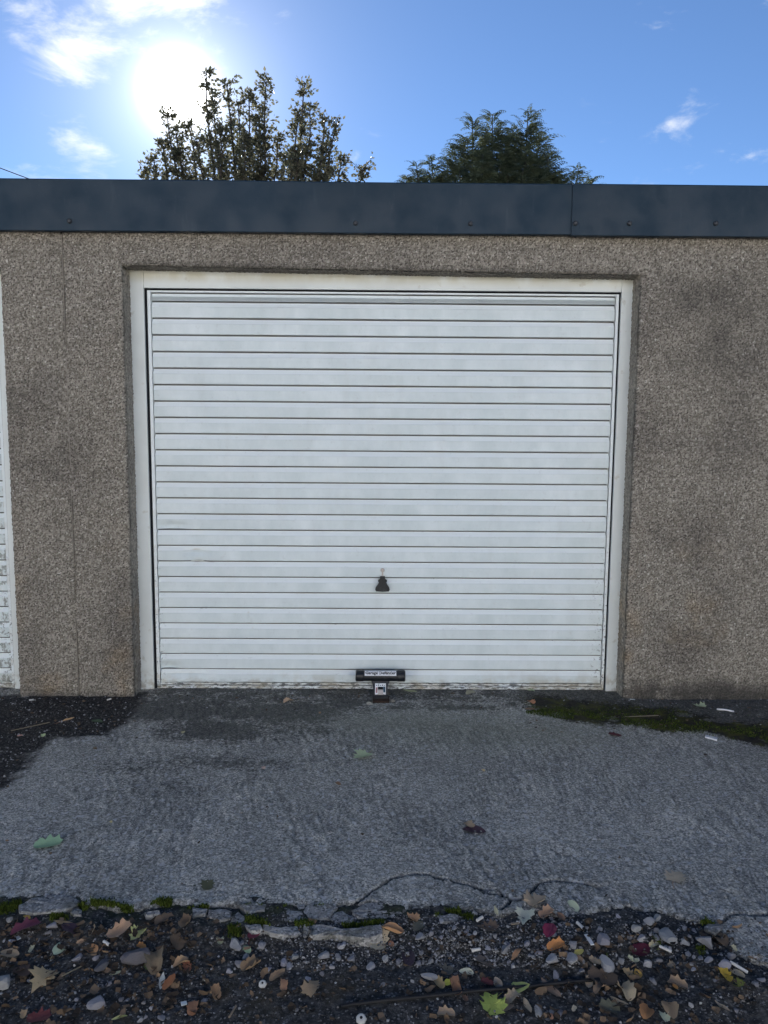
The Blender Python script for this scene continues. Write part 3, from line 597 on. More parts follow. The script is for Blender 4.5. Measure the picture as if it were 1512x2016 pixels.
# ------------------------------------------------------------------ stones, gravel, litter, moss
def stone_mesh(seed, sub=2):
    bm = bmesh.new(); bmesh.ops.create_icosphere(bm, subdivisions=sub, radius=.5); rg = random.Random(seed)
    cuts = [(Vector((rg.gauss(0, 1), rg.gauss(0, 1), rg.gauss(0, .8))).normalized(), rg.uniform(.20, .40)) for _ in range(8)]
    for v in bm.verts:
        for n_, d_ in cuts:
            k = v.co.dot(n_)
            if k > d_: v.co -= n_*(k-d_)*.97
        v.co += Vector((rg.gauss(0, 1), rg.gauss(0, 1), rg.gauss(0, 1)))*.012
    me = bpy.data.meshes.new('stone'); bm.to_mesh(me); bm.free(); me.materials.append(M_STONE); return me
STM = [stone_mesh(s) for s in range(14)]
STL = [stone_mesh(s+50, 1) for s in range(10)]
def put_stone(px, py, w, h_, name='stone', parent=None, colr=None, ang=None, big=True, rg=random.Random(3), sink=.28):
    p = on_ground(px, py); s = mpp(p)
    o = link(name, rg.choice(STM if big else STL), None)
    L = w*s*.98; D = h_*s/.72; Hh = min(L, D)*rg.uniform(.55, .8)
    o.scale = (L*1.08, D*1.08, Hh); o.rotation_euler = (rg.uniform(-.15, .15), rg.uniform(-.15, .15), ang if ang is not None else rg.uniform(-.4, .4))
    o.location = (p[0], p[1], p[2]+Hh*(.5-sink)); v = rg.uniform(.20, .42); o.color = (*([q*1.25 for q in colr] if colr else (v, v*rg.uniform(.96, 1.0), v*rg.uniform(.96, 1.06))), 1)
    if parent: o.parent = parent
    return o
BIG = [(270, 1893, 62, 34, 'large dark grey slab of stone lying tilted among the leaves at front left', .5, (.12, .115, .125)), (200, 1905, 30, 34, 'dark grey stone left of the tilted slab of stone', .2, (.10, .10, .11)),
       (190, 1982, 36, 30, 'pale grey pointed stone at bottom left by the image edge', .7, None), (3, 1942, 38, 30, 'pale grey stone cut off by the left edge of the photo', .2, None),
       (462, 1868, 32, 27, 'pale speckled grey stone beside the small round lime leaf', 0, (.24, .24, .25)), (637, 1886, 24, 18, 'square pale grey stone in front of the broken concrete strip', 0, (.25, .25, .26)),
       (828, 1848, 22, 18, 'round pale grey stone right of the orange brown leaf pair', .1, (.25, .25, .26)), (845, 1924, 22, 24, 'whitish grey stone above the thin black cable', 1.2, (.28, .28, .29)),
       (1088, 1895, 30, 22, 'blue grey stone below the orange leaf at front right', 0, None), (1127, 1892, 28, 24, 'rough pale grey stone next to the small yellow leaf', .3, (.26, .26, .27)),
       (1188, 1858, 36, 26, 'lilac grey stone below the two white splinters', 0, (.22, .21, .23)), (1196, 1904, 38, 26, 'pale speckled stone above the heap of curled brown leaves', .2, (.27, .27, .28)),
       (1315, 1850, 30, 40, 'tall grey stone standing out above the white filter at front right', .3, (.24, .245, .25)), (1280, 1818, 26, 15, 'pale pointed stone near the concrete edge on the right', -.2, (.28, .28, .29)),
       (1390, 1862, 40, 26, 'long grey stone lying diagonally beside the dark brown leaf', -.9, (.22, .22, .23)), (1405, 1830, 38, 18, 'flat grey stone under the concrete edge at far right', 0, (.17, .17, .17)),
       (1060, 1995, 22, 19, 'pale grey stone at the bottom edge right of the green maple leaf', 0, (.25, .25, .25)), (584, 1990, 10, 8, 'tiny pebble alone on the dark soil at the bottom', 0, None)]
for (px, py, w, h_, lab, an, cc) in BIG: tag(put_stone(px, py, w, h_, 'loose_stone', None, cc, an, sink=.18), lab, 'stone', 'loose stones at the front')
MED = [(152, 1888, 18, 18), (105, 1825, 26, 16), (318, 2005, 16, 14), (484, 1885, 16, 12), (474, 1899, 28, 16), (518, 1862, 22, 16), (450, 1914, 14, 12), (402, 1973, 19, 14), (581, 1884, 14, 17), (560, 1897, 20, 14), (570, 1904, 16, 12),
       (666, 1886, 16, 14), (673, 1864, 17, 16), (693, 1890, 18, 16), (730, 1906, 19, 18), (759, 1891, 17, 12), (530, 1909, 14, 10), (654, 1905, 12, 10), (607, 1929, 14, 11), (755, 1940, 12, 9), (635, 1918, 12, 10), (848, 1840, 13, 10),
       (1000, 1863, 13, 15), (960, 1869, 16, 14), (993, 1873, 20, 18), (1037, 1860, 14, 13), (1095, 1922, 18, 16), (1130, 1862, 22, 16), (1102, 1995, 16, 18), (785, 1896, 14, 16), (847, 1895, 14, 11), (1060, 1877, 26, 10), (975, 1843, 12, 12),
       (1128, 1893, 24, 20), (1293, 1810, 19, 14), (1252, 1830, 22, 16), (1347, 1858, 22, 15), (1273, 1900, 24, 16), (1216, 1806, 14, 13), (1428, 1902, 30, 18), (1440, 1885, 20, 14), (1223, 1894, 18, 13), (1262, 1850, 20, 14), (1291, 1834, 18, 12),
       (1293, 1847, 16, 12), (1380, 1888, 13, 15), (1395, 1892, 20, 12), (1285, 1932, 12, 15), (1500, 1930, 24, 9), (1488, 1938, 16, 12), (803, 1878, 10, 8), (1298, 1892, 14, 10), (1348, 1830, 12, 12), (1366, 1910, 13, 9), (1450, 1990, 12, 9), (1010, 1905, 12, 9),
       (870, 1815, 14, 14), (895, 1828, 12, 12), (905, 1838, 10, 9), (925, 1842, 10, 8), (935, 1800, 12, 11), (1240, 1845, 16, 11), (1180, 1830, 14, 11), (1408, 1933, 14, 9), (1146, 1912, 14, 12), (20, 1812, 16, 12), (95, 1838, 14, 10), (145, 1985, 9, 8), (240, 1968, 14, 10), (250, 1970, 9, 9), (283, 1975, 9, 9), (297, 1985, 11, 10), (276, 2010, 11, 9), (286, 2004, 9, 8)]
gr_parent = soilo
for q in MED: put_stone(*q, parent=gr_parent, big=True)
rg = random.Random(11)
for _ in range(150):                                       # more single pebbles, densest to the right of the middle
    px = rg.choice([rg.uniform(560, 1420), rg.uniform(860, 1110), rg.uniform(1150, 1420), rg.uniform(0, 1512)]); py = rg.uniform(1808, 1905) if px > 560 else rg.uniform(1850, 2010)
    if rg.random() < .15: py = rg.uniform(1900, 2016)
    w = 6+8*rg.random()**2.5; put_stone(px, py, w, w*.8, parent=gr_parent, big=False)
def scatter(name, parent, pts, base, faces, mat, size, flat=1.0, seed=0, lift=.2, tilt=.6):
    rg_ = np.random.default_rng(seed); n = len(pts); base = np.asarray(base, float); k = len(base)
    V = np.zeros((n, k, 3)); sz = size(rg_, n); a = rg_.uniform(0, 6.283, n); tx_ = rg_.normal(0, tilt, n)
    b = base[None]*np.array([1, 1, flat])*rg_.uniform(.75, 1.25, (n, 1, 3))+rg_.normal(0, .08, (n, k, 3))*np.array([1, 1, flat])
    b[..., 1], b[..., 2] = b[..., 1]*np.cos(tx_)[:, None]-b[..., 2]*np.sin(tx_)[:, None], b[..., 1]*np.sin(tx_)[:, None]+b[..., 2]*np.cos(tx_)[:, None]
    c_, s_ = np.cos(a)[:, None], np.sin(a)[:, None]
    V[..., 0] = b[..., 0]*c_-b[..., 1]*s_; V[..., 1] = b[..., 0]*s_+b[..., 1]*c_; V[..., 2] = b[..., 2]
    V = V*sz[:, None, None]; V[..., 2] += (sz*lift)[:, None]; V += np.asarray(pts)[:, None, :]
    F_ = (np.asarray(faces)[None]+(np.arange(n)*k)[:, None, None]).reshape(-1, len(faces[0]))
    tn_ = np.repeat(rg_.uniform(0, 1, n)**1.5, k)
    o = link(name, raw_mesh(name, V.reshape(-1, 3), F_, mat, False, dict(tint=tn_)), parent); o['kind'] = 'stuff'; return o
OCT = [(1, 0, 0), (-1, 0, 0), (0, 1, 0), (0, -1, 0), (0, 0, .8), (0, 0, -.8), (.6, .6, .45), (-.6, .55, -.4)]
OCTF = [(0, 6, 4), (6, 2, 4), (2, 1, 4), (1, 3, 4), (3, 0, 4), (0, 2, 6), (2, 0, 5), (1, 7, 5), (2, 7, 1), (7, 2, 5), (3, 1, 5), (0, 3, 5)]
def gpts(n, seed, fn):
    rg_ = random.Random(seed); out = []
    while len(out) < n:
        q = fn(rg_)
        if q: out.append(tuple(on_ground(*q)))
    return out
def f_gr(r):
    px = r.choice([r.uniform(520, 1440), r.uniform(860, 1130), r.uniform(-20, 1530), r.uniform(560, 900)]); t = r.random()
    return (px, 1800+ (105*t if px > 520 else 215*t))
scatter('gravel', soilo, gpts(6500, 1, f_gr)+gpts(1600, 2, lambda r: (r.uniform(-20, 1530), r.uniform(1830, 2030))), OCT, OCTF, M_GRAV, lambda r, n: .0011+.0032*r.random(n)**2.2, .8, 1)
pin = lambda r, pl_: (lambda q: q if inside(np.array([G(*q)[0]]), np.array([G(*q)[1]]), pl_)[0] else None)((r.uniform(-40, 280), r.uniform(1366, 1580)))
scatter('gravel', apron, gpts(900, 3, lambda r: pin(r, left_soil)), OCT, OCTF, M_GRAV, lambda r, n: .0018+.0040*r.random(n)**2.5, .8, 2)
QF = [(-1, -.5, .25), (-.9, .5, .3), (0, -.62, -.05), (.05, .6, 0), (1, -.4, .35), (.8, .45, .2)]
QD = [(-1, -.4, 0), (1, -.5, .1), (.8, .5, -.05), (-.7, .6, .12)]
def f_lit(r): return (r.uniform(-20, 1530), r.choice([r.uniform(1815, 2020), r.uniform(1830, 1960)]))
scatter('leaf_crumbs', soilo, gpts(800, 4, f_lit)+gpts(400, 5, lambda r: (r.uniform(-20, 420), r.uniform(1810, 2000))), QD, [(0, 1, 2, 3)], M_CRUMB, lambda r, n: .002+.007*r.random(n)**2, 1, 3, .5)
def f_lt(r):
    px = r.choice([r.uniform(-20, 430), r.uniform(-20, 1530), r.uniform(1050, 1480)]); return (px, r.uniform(1815, 2020))
scatter('leaf_litter', soilo, gpts(300, 61, f_lt), QF, [(0, 2, 3, 1), (2, 4, 5, 3)], M_CRUMB, lambda r, n: r.uniform(.006, .013, n), 1, 9, .35, .7)
scatter('gravel', apron, gpts(900, 62, lambda r: (lambda px: (px, r.uniform(1366, 1372+(70 if px > 1000 else 26)*r.random())))(r.choice([r.uniform(285, 1000), r.uniform(1000, 1530), r.uniform(1220, 1530)]))), OCT, OCTF, M_GRAV, lambda r, n: .0014+.0034*r.random(n)**2.5, .8, 12)
def f_w(r):
    px = r.uniform(-20, 1530); return (px, r.uniform(1372, 1450)) if (px < 280 or px > 1010) else ((px, 1366+40*r.random()**2) if r.random() < .6 else None)
scatter('leaf_crumbs', apron, gpts(520, 6, f_w)+gpts(70, 16, lambda r: (r.uniform(0, 1512), r.uniform(1450, 1780))), QD, [(0, 1, 2, 3)], M_CRUMB, lambda r, n: .002+.006*r.random(n)**2.5, 1, 4, .5)
TUF = [(-.25, 0, 0), (.25, 0, 0), (.0, .12, 1)]
def near(pl_, spread):
    def f(r):
        k = r.randrange(len(pl_)-1); t = r.random(); return (pl_[k][0]+(pl_[k+1][0]-pl_[k][0])*t+r.gauss(0, 3), pl_[k][1]+(pl_[k+1][1]-pl_[k][1])*t+r.gauss(0, spread))
    return f
mpts = []
for i, (pl_, sp_, n) in enumerate([([(-10, 1795), (20, 1788), (40, 1782)], 5, 1100), ([(100, 1808), (130, 1802), (155, 1788), (175, 1783)], 4, 1100), ([(180, 1778), (215, 1782), (258, 1792)], 4, 1700), ([(285, 1790), (310, 1780), (335, 1778), (360, 1786)], 5, 1700),
       ([(370, 1786), (420, 1784), (470, 1783)], 2.2, 1300), ([(485, 1810), (520, 1818), (560, 1822), (620, 1818)], 3.5, 1700), ([(640, 1822), (700, 1824), (755, 1816)], 3, 1000), ([(450, 1830), (475, 1838)], 7, 500),
       ([(470, 1782), (560, 1787), (640, 1785), (690, 1784)], 1.5, 900), ([(860, 1798), (900, 1796), (930, 1806)], 4, 900), ([(1195, 1878), (1215, 1885)], 5, 600), ([(1280, 1848), (1295, 1860)], 4, 400), ([(1370, 1860), (1385, 1872)], 5, 400), ([(1385, 1815), (1410, 1822)], 3, 300)]):
    q_ = np.array(gpts(n, 30+i, near(pl_, sp_))); mpts += [tuple(a_) for a_, k_ in zip(q_, fbm(q_[:, 0]*26, q_[:, 1]*26, 77) > (.44 if sp_ > 3 else .54)) if k_]
mo_o = scatter('moss', apron, mpts, TUF, [(0, 1, 2)], M_MOSS, lambda r, n: r.uniform(.004, .010, n), 1, 7, 0, .5)
def f_ms(r):
    px = r.uniform(1035, 1530); hi = np.interp(px, [1040, 1130, 1230, 1400, 1512], [1406, 1420, 1432, 1450, 1478]); lo = np.interp(px, [1040, 1130, 1230, 1512], [1390, 1388, 1388, 1386]); t = r.betavariate(2.4, 1.6); py = lo+(hi-lo)*t; q = G(px, py); return (px, py) if fbm(np.array(q[0]*16), np.array(q[1]*16), 91) > .50 else None
scatter('moss', apron, gpts(7000, 50, f_ms), TUF, [(0, 1, 2)], M_MOSS, lambda r, n: r.uniform(.003, .008, n), 1, 8, 0, .6)['label'] = 'olive moss band along the wall foot'

# ------------------------------------------------------------------ fallen leaves
OUT = dict(maple=[(0, 0), (.10, .03), (.27, -.05), (.25, .07), (.47, .14), (.38, .25), (.53, .42), (.36, .42), (.21, .47), (.31, .66), (.17, .66), (.09, .80), (0, 1.0)],
           oval=[(0, 0), (.12, .06), (.23, .18), (.30, .34), (.31, .5), (.26, .68), (.16, .86), (0, 1.0)],
           narrow=[(0, 0), (.06, .08), (.12, .25), (.15, .45), (.13, .65), (.07, .85), (0, 1.0)],
           torn=[(0, 0), (.16, .04), (.30, .22), (.24, .36), (.40, .52), (.26, .60), (.30, .8), (.10, .84), (0, .92)])
def leaf_mesh(shape, curl, seed):
    r = random.Random(seed); hf = OUT[shape]; right = []; 
    for (a, b) in zip(hf, hf[1:]):
        right += [a, ((a[0]+b[0])/2+r.uniform(-.012, .012), (a[1]+b[1])/2+r.uniform(-.012, .012))]
    right.append(hf[-1]); left = [(-x_*r.uniform(.85, 1.1), y_+r.uniform(-.02, .02)) for x_, y_ in right[-2:0:-1]]
    ring = right+left; n = len(ring); c0 = (0, .38); V = []; Fc = []
    k1, k2, ph = curl*r.uniform(.9, 1.8), curl*r.uniform(-.8, 1.2), r.uniform(0, 6)
    def place(x_, y_):
        z_ = abs(x_)*.12+.05*curl*math.sin(x_*9+ph)+.04*curl*math.sin(y_*8+ph*2)
        if abs(k1) > .05:                                  # roll about the midrib
            rr = .32/k1; th_ = x_/rr; x2 = rr*math.sin(th_); z_ += rr*(1-math.cos(th_))
        else: x2 = x_
        if abs(k2) > .05:
            rr = .55/k2; th_ = (y_-.4)/rr; y2 = .4+rr*math.sin(th_); z_ += rr*(1-math.cos(th_))
        else: y2 = y_
        return (x2, y2-.4, z_)
    for s_ in (1, .72, .38):
        for x_, y_ in ring: V.append(place(c0[0]+(x_-c0[0])*s_, c0[1]+(y_-c0[1])*s_))
    V.append(place(*c0))
    for q in range(2): Fc += [(q*n+i, q*n+(i+1) % n, (q+1)*n+(i+1) % n, (q+1)*n+i) for i in range(n)]
    Fc += [(2*n+i, 2*n+(i+1) % n, 3*n) for i in range(n)]
    V = np.array(V); V[:, 2] -= V[:, 2].min()
    return raw_mesh('fallen_leaf', V, Fc, M_LEAF, True)
TAN, BRN, DBR, ORG, PGR, LIM, YEL, RED, CRM, OLV, GRY, YGR = (.30, .22, .14), (.17, .105, .062), (.060, .042, .032), (.34, .135, .045), (.30, .35, .22), (.36, .46, .16), (.50, .40, .10), (.105, .018, .030), (.50, .45, .30), (.085, .085, .045), (.21, .19, .155), (.24, .28, .07)
LV = [
 (713, 1490, 46, 'maple', (.31, .36, .22), .25, 2.4, 1, 'pale green maple leaf alone mid concrete below the door lock'),
 (92, 1664, 54, 'torn', (.22, .33, .20), .3, -1.15, 0, 'green pointed leaf alone on bare concrete at far left'),
 (938, 1637, 42, 'oval', (.050, .028, .038), .15, 1.4, 0, 'dark purple leaf lying under a folded tan leaf'),
 (924, 1629, 28, 'torn', TAN, 1.0, .6, 0, 'folded tan leaf on top of the dark purple leaf'),
 (408, 1745, 36, 'torn', OLV, .2, .2, 0, 'dark olive leaf stuck flat on the concrete left of centre'),
 (1332, 1730, 50, 'maple', (.36, .30, .22), .4, -.7, 1, 'greyish brown maple leaf on the concrete at right by a white smear'),
 (566, 1383, 22, 'oval', (.36, .25, .16), .7, -.9, 0, 'small tan leaf on concrete left of the door lock'),
 (1047, 1384, 20, 'torn', (.36, .17, .09), .5, .3, 0, 'orange leaf at the left end of the moss band'),
 (1046, 1361, 16, 'torn', PGR, .6, 1.0, 0, 'pale leaf scrap under the door edge above the orange leaf'),
 (1045, 1397, 18, 'oval', BRN, .3, 1.5, 0, 'brown leaf just below the orange leaf at the moss end'),
 (1378, 1392, 28, 'maple', (.30, .34, .22), .4, 1.2, 0, 'pale green leaf on the moss at the right wall'),
 (1411, 1372, 28, 'oval', (.36, .21, .10), .6, 1.5, 0, 'orange tan leaf against the right wall foot'),
 (1389, 1369, 20, 'torn', BRN, 1.0, .5, 0, 'curled brown leaf left of the orange tan leaf at the wall foot'),
 (1425, 1366, 16, 'narrow', (.32, .13, .07), .6, .3, 0, 'small rust leaf leaning on the wall at far right'),
 (132, 1418, 22, 'narrow', (.42, .25, .13), .5, -.9, 1, 'small orange leaf with a long thin stalk by the left wall'),
 (810, 1362, 28, 'narrow', (.24, .25, .15), .4, 1.3, 0, 'olive leaf by the door bottom right of the lock'),
 (925, 1366, 24, 'oval', (.27, .25, .17), .4, -.8, 0, 'mottled leaf close under the door right of centre'),
 (1212, 1448, 26, 'torn', (.075, .018, .024), .2, 1.4, 0, 'dark red leaf below the moss band'),
 (519, 1513, 12, 'torn', (.40, .28, .22), .5, .2, 0, 'tiny pinkish leaf scrap on the concrete left of centre'),
 (666, 1545, 14, 'torn', BRN, .4, .8, 0, 'tiny brown leaf scrap below the pale green maple leaf'),
 (218, 1620, 9, 'torn', (.50, .38, .18), .5, .8, 0, 'tiny yellow leaf scrap on the left concrete'),
 (952, 1518, 9, 'torn', (.40, .28, .13), .5, .2, 0, 'tiny tan scrap right of the pale green maple leaf'),
 (193, 1422, 22, 'oval', (.05, .075, .04), .3, 1.4, 0, 'dark green leaf on the dark soil by the left wall'),
 (85, 1450, 14, 'torn', (.32, .38, .20), .5, .4, 0, 'small pale green leaf on the dark soil at left'),
 (40, 1450, 12, 'torn', (.40, .24, .18), .5, 1.9, 0, 'small pink brown leaf on the dark soil at far left'),
 (360, 1443, 12, 'torn', (.28, .25, .14), .4, .1, 0, 'small olive tan scrap on the black algae patch'),
 (82, 1930, 60, 'maple', (.34, .26, .15), .35, 3.0, 0, 'large tan maple leaf lying on soil at bottom left'),
 (47, 1831, 56, 'torn', (.12, .035, .055), .35, -1.1, 0, 'dark crimson leaf below the moss at far left'),
 (54, 1811, 16, 'oval', (.48, .26, .06), .5, 1.2, 0, 'small orange leaf on top of the dark crimson leaf'),
 (117, 1870, 36, 'oval', (.30, .36, .26), .5, -.35, 1, 'pale green oval leaf with stalk on soil at front left'),
 (232, 1838, 52, 'torn', (.34, .22, .14), .7, -.6, 1, 'large pinkish tan leaf with thick stalk near the left moss'),
 (270, 1841, 44, 'maple', (.42, .40, .17), .6, 2.9, 1, 'yellow maple leaf with stalk at front left'),
 (183, 1872, 32, 'oval', (.36, .20, .10), .6, 1.0, 0, 'orange brown leaf below the large pinkish tan leaf'),
 (131, 1822, 46, 'narrow', (.34, .22, .11), .8, 1.4, 0, 'long tan curled leaf under the left moss'),
 (180, 1837, 36, 'narrow', (.22, .17, .11), 1.0, .1, 0, 'brown upright pointed leaf left of the large pinkish tan leaf'),
 (14, 1880, 44, 'oval', (.36, .26, .16), .5, -1.9, 0, 'tan leaf cut off at the left edge of the photo'),
 (158, 1857, 17, 'oval', (.36, .24, .15), .6, -1.0, 0, 'small tan leaf right of the pale green oval leaf'),
 (62, 1872, 18, 'torn', (.45, .37, .26), .9, 0, 0, 'cream scrap of leaf left of the pale green oval leaf'),
 (140, 1832, 38, 'oval', (.045, .028, .040), .3, 1.2, 0, 'dark purple leaf beneath the long tan curled leaf'),
 (364, 1822, 44, 'torn', (.17, .115, .07), 1.1, -.1, 0, 'brown curled leaf below the left moss end'),
 (348, 1860, 42, 'torn', (.12, .085, .055), .9, .6, 0, 'dark brown curled leaf below the brown curled leaf at left'),
 (322, 1814, 40, 'torn', (.11, .08, .055), .8, -1.1, 0, 'dark dull leaf right of the yellow maple leaf'),
 (356, 1901, 36, 'oval', (.32, .21, .12), 1.0, -1.0, 0, 'tan curled leaf right of the large slab of stone'),
 (332, 1942, 36, 'oval', (.30, .125, .055), .5, -.3, 0, 'rust orange leaf leaning on a brown leaf at front left'),
 (309, 1900, 60, 'torn', (.15, .115, .075), 1.1, .2, 0, 'tall dark curled leaf right of the slab of stone'),
 (318, 1938, 36, 'narrow', (.42, .46, .36), .5, .15, 0, 'narrow pale green leaf beside the rust orange leaf'),
 (228, 1918, 28, 'narrow', (.52, .50, .26), .6, -1.2, 0, 'narrow pale yellow leaf below the slab of stone'),
 (279, 1866, 20, 'torn', (.45, .18, .06), .6, 1.3, 0, 'small bright orange leaf above the slab of stone'),
 (292, 1904, 26, 'oval', (.13, .19, .06), .4, .4, 0, 'green leaf at the right end of the slab of stone'),
 (44, 1916, 46, 'torn', (.085, .058, .045), .4, .9, 0, 'dark brown leaf above the large tan maple leaf'),
 (74, 2006, 46, 'torn', (.12, .035, .035), .5, -1.3, 0, 'dark red leaf at the bottom left edge'),
 (47, 2000, 22, 'torn', (.40, .28, .16), .9, .2, 0, 'tan curled scrap beside the dark red leaf at bottom left'),
 (232, 2007, 28, 'narrow', (.46, .44, .18), .5, -1.1, 0, 'narrow yellow leaf at the bottom edge left of centre'),
 (380, 1988, 36, 'torn', (.30, .15, .08), .9, .1, 0, 'brown orange leaf at the bottom left of centre'),
 (368, 1908, 24, 'torn', (.16, .07, .045), .6, .5, 0, 'dark reddish leaf beside the tan curled leaf'),
 (499, 1842, 36, 'oval', (.16, .030, .045), .3, -.3, 1, 'crimson leaf in front of the mossy broken concrete'),
 (487, 1872, 21, 'oval', (.36, .48, .25), .1, .8, 0, 'small round lime leaf beside a pale stone'),
 (433, 1856, 22, 'torn', (.48, .42, .27), .8, .2, 0, 'small cream pointed leaf left of the crimson leaf'),
 (491, 1906, 44, 'torn', (.25, .17, .10), 1.1, -.7, 0, 'brown curled leaf below the small round lime leaf'),
 (543, 1924, 34, 'oval', (.24, .165, .10), .7, -1.0, 0, 'brown leaf right of the white bottle cap'),
 (558, 1943, 30, 'torn', (.38, .21, .12), .9, .05, 0, 'orange tan forked leaf right of the white bottle cap'),
 (614, 1950, 46, 'maple', (.26, .19, .12), .8, -.5, 0, 'brown folded maple leaf on dark soil in front centre'),
 (426, 1958, 34, 'torn', (.19, .12, .07), .9, .4, 0, 'brown leaf left of the white bottle cap'),
 (712, 1853, 18, 'oval', (.28, .09, .06), .4, 1.2, 0, 'small red brown leaf at the broken concrete edge'),
 (745, 1856, 54, 'torn', (.46, .37, .25), .7, -.2, 0, 'pale cream standing leaf left of an orange brown leaf'),
 (777, 1838, 46, 'oval', (.36, .21, .11), .9, 1.3, 0, 'orange brown leaf right of the pale cream leaf at front centre'),
 (771, 1862, 18, 'oval', (.32, .16, .09), .5, .4, 0, 'small rust leaf beneath the orange brown leaf'),
 (813, 1810, 30, 'maple', (.26, .16, .09), .9, .9, 0, 'brown curled leaf under the dark moss right of centre'),
 (822, 1828, 34, 'oval', (.10, .095, .07), .5, -.5, 0, 'dark olive leaf with a pale stalk near the moss right of centre'),
 (977, 1797, 24, 'narrow', (.42, .38, .24), .6, .1, 0, 'narrow cream leaf upright at the concrete edge'),
 (1055, 1777, 54, 'maple', (.33, .25, .17), .5, -.9, 0, 'large tan maple leaf at the crack in the concrete'),
 (1034, 1808, 48, 'maple', (.46, .48, .33), .5, 2.8, 0, 'pale cream green maple leaf below the large tan one'),
 (1075, 1803, 36, 'torn', (.30, .19, .12), .9, -1.0, 0, 'brown leaf right of the pale cream green maple leaf'),
 (1101, 1808, 32, 'oval', (.19, .12, .08), 1.0, .7, 0, 'dark brown folded leaf right of the brown leaf at the concrete edge'),
 (1130, 1788, 32, 'oval', (.38, .42, .28), .7, .3, 0, 'pale green leaf lying at the concrete edge right of centre'),
 (1081, 1836, 40, 'oval', (.15, .020, .050), .4, -.5, 0, 'deep crimson leaf above the orange leaf'),
 (1093, 1866, 38, 'torn', (.42, .17, .06), .7, -1.2, 0, 'bright orange leaf among stones below the deep crimson leaf'),
 (1138, 1877, 20, 'oval', (.46, .34, .10), .4, -1.2, 0, 'small yellow leaf above a pale stone'),
 (1016, 1885, 38, 'narrow', (.38, .20, .10), 1.0, -.7, 0, 'orange brown narrow leaf among stones'),
 (962, 1830, 44, 'maple', (.10, .07, .05), .4, 1.3, 0, 'dark brown flat maple leaf on the gravel'),
 (958, 1898, 44, 'torn', (.125, .10, .08), .3, 1.3, 0, 'dark grey brown flat leaf on the soil above the cream oval leaf'),
 (921, 1917, 27, 'oval', (.54, .49, .34), .5, 1.4, 0, 'cream oval leaf on dark soil right of centre'),
 (864, 1941, 34, 'torn', (.34, .25, .13), .7, .5, 0, 'tan leaf under a small bright yellow leaf'),
 (880, 1940, 21, 'oval', (.60, .50, .08), .5, -1.1, 0, 'small bright yellow leaf on a tan leaf'),
 (899, 1950, 50, 'torn', (.24, .13, .075), 1.2, .1, 0, 'rust brown curled leaf over the thin black cable'),
 (1013, 1950, 50, 'oval', (.46, .54, .12), .3, -1.35, 1, 'bright lime yellow oval leaf with pale stalk'),
 (967, 1981, 64, 'maple', (.28, .33, .08), .5, .25, 1, 'large green yellow maple leaf at the bottom edge'),
 (1008, 1970, 38, 'torn', (.32, .25, .17), .9, -1.0, 0, 'tan leaf below the bright lime yellow leaf'),
 (981, 1941, 26, 'oval', (.26, .215, .17), .5, .2, 0, 'grey tan round leaf left of the bright lime yellow leaf'),
 (880, 1998, 36, 'torn', (.38, .26, .16), .4, 1.4, 0, 'flat tan triangular leaf at the bottom centre'),
 (1039, 1985, 36, 'narrow', (.36, .29, .20), 1.0, .2, 0, 'tan curled strip of leaf right of the large green yellow maple leaf'),
 (1088, 1954, 50, 'narrow', (.20, .14, .10), .8, .6, 0, 'long narrow brown leaf crossing the thin black cable'),
 (998, 1988, 28, 'oval', (.22, .17, .13), .7, -.9, 0, 'grey brown leaf right of the large green yellow maple leaf'),
 (1259, 1875, 44, 'oval', (.060, .010, .020), .3, -1.0, 0, 'very dark crimson leaf among stones at front right'),
 (1286, 1862, 21, 'torn', (.42, .37, .23), .6, -1.2, 0, 'cream scrap at the tip of the very dark crimson leaf'),
 (1416, 1852, 52, 'oval', (.14, .095, .06), .7, .1, 0, 'large dark brown leaf under the concrete edge at far right'),
 (1429, 1924, 34, 'torn', (.60, .30, .045), .6, .1, 0, 'bright orange leaf at front right beside a tan leaf'),
 (1453, 1921, 32, 'oval', (.36, .29, .19), .6, .5, 0, 'tan oval leaf right of the bright orange leaf'),
 (1452, 1939, 28, 'torn', (.16, .17, .035), .5, -1.0, 0, 'olive yellow leaf below the tan oval leaf'),
 (1257, 1921, 22, 'oval', (.46, .24, .06), .5, .1, 0, 'small orange yellow leaf right of the heap of curled leaves'),
 (1238, 1921, 28, 'torn', (.36, .25, .13), .9, .3, 0, 'tan leaf at the right end of the heap of curled leaves'),
 (1190, 1934, 60, 'torn', (.085, .062, .045), 1.0, 1.1, 0, 'very dark curled leaf in the heap at front right'),
 (1232, 1957, 52, 'torn', (.38, .30, .19), 1.1, .1, 0, 'pale tan curled leaf in the heap at front right'),
 (1159, 1938, 28, 'oval', (.38, .30, .21), .8, -.3, 0, 'tan leaf at the left end of the heap of curled leaves'),
 (1180, 1952, 32, 'torn', (.22, .155, .105), 1.0, -.9, 0, 'brown curled leaf below the very dark curled leaf'),
 (1319, 1988, 50, 'oval', (.27, .185, .11), .5, 3.0, 1, 'brown teardrop leaf at the bottom right'),
 (1271, 1998, 46, 'oval', (.30, .15, .065), .6, -.6, 0, 'orange brown leaf at the bottom right left of the teardrop leaf'),
 (1307, 2004, 28, 'maple', (.38, .43, .30), .6, .3, 0, 'pale green small leaf at the bottom edge right'),
 (1336, 1943, 40, 'torn', (.22, .155, .10), .7, 1.0, 0, 'brown leaf behind a small orange disc leaf'),
 (1330, 1948, 14, 'oval', (.42, .25, .10), .1, .2, 0, 'small round orange leaf on a brown leaf at front right'),
 (1425, 1985, 30, 'narrow', (.34, .26, .17), .8, .6, 0, 'narrow tan leaf alone at bottom right'),
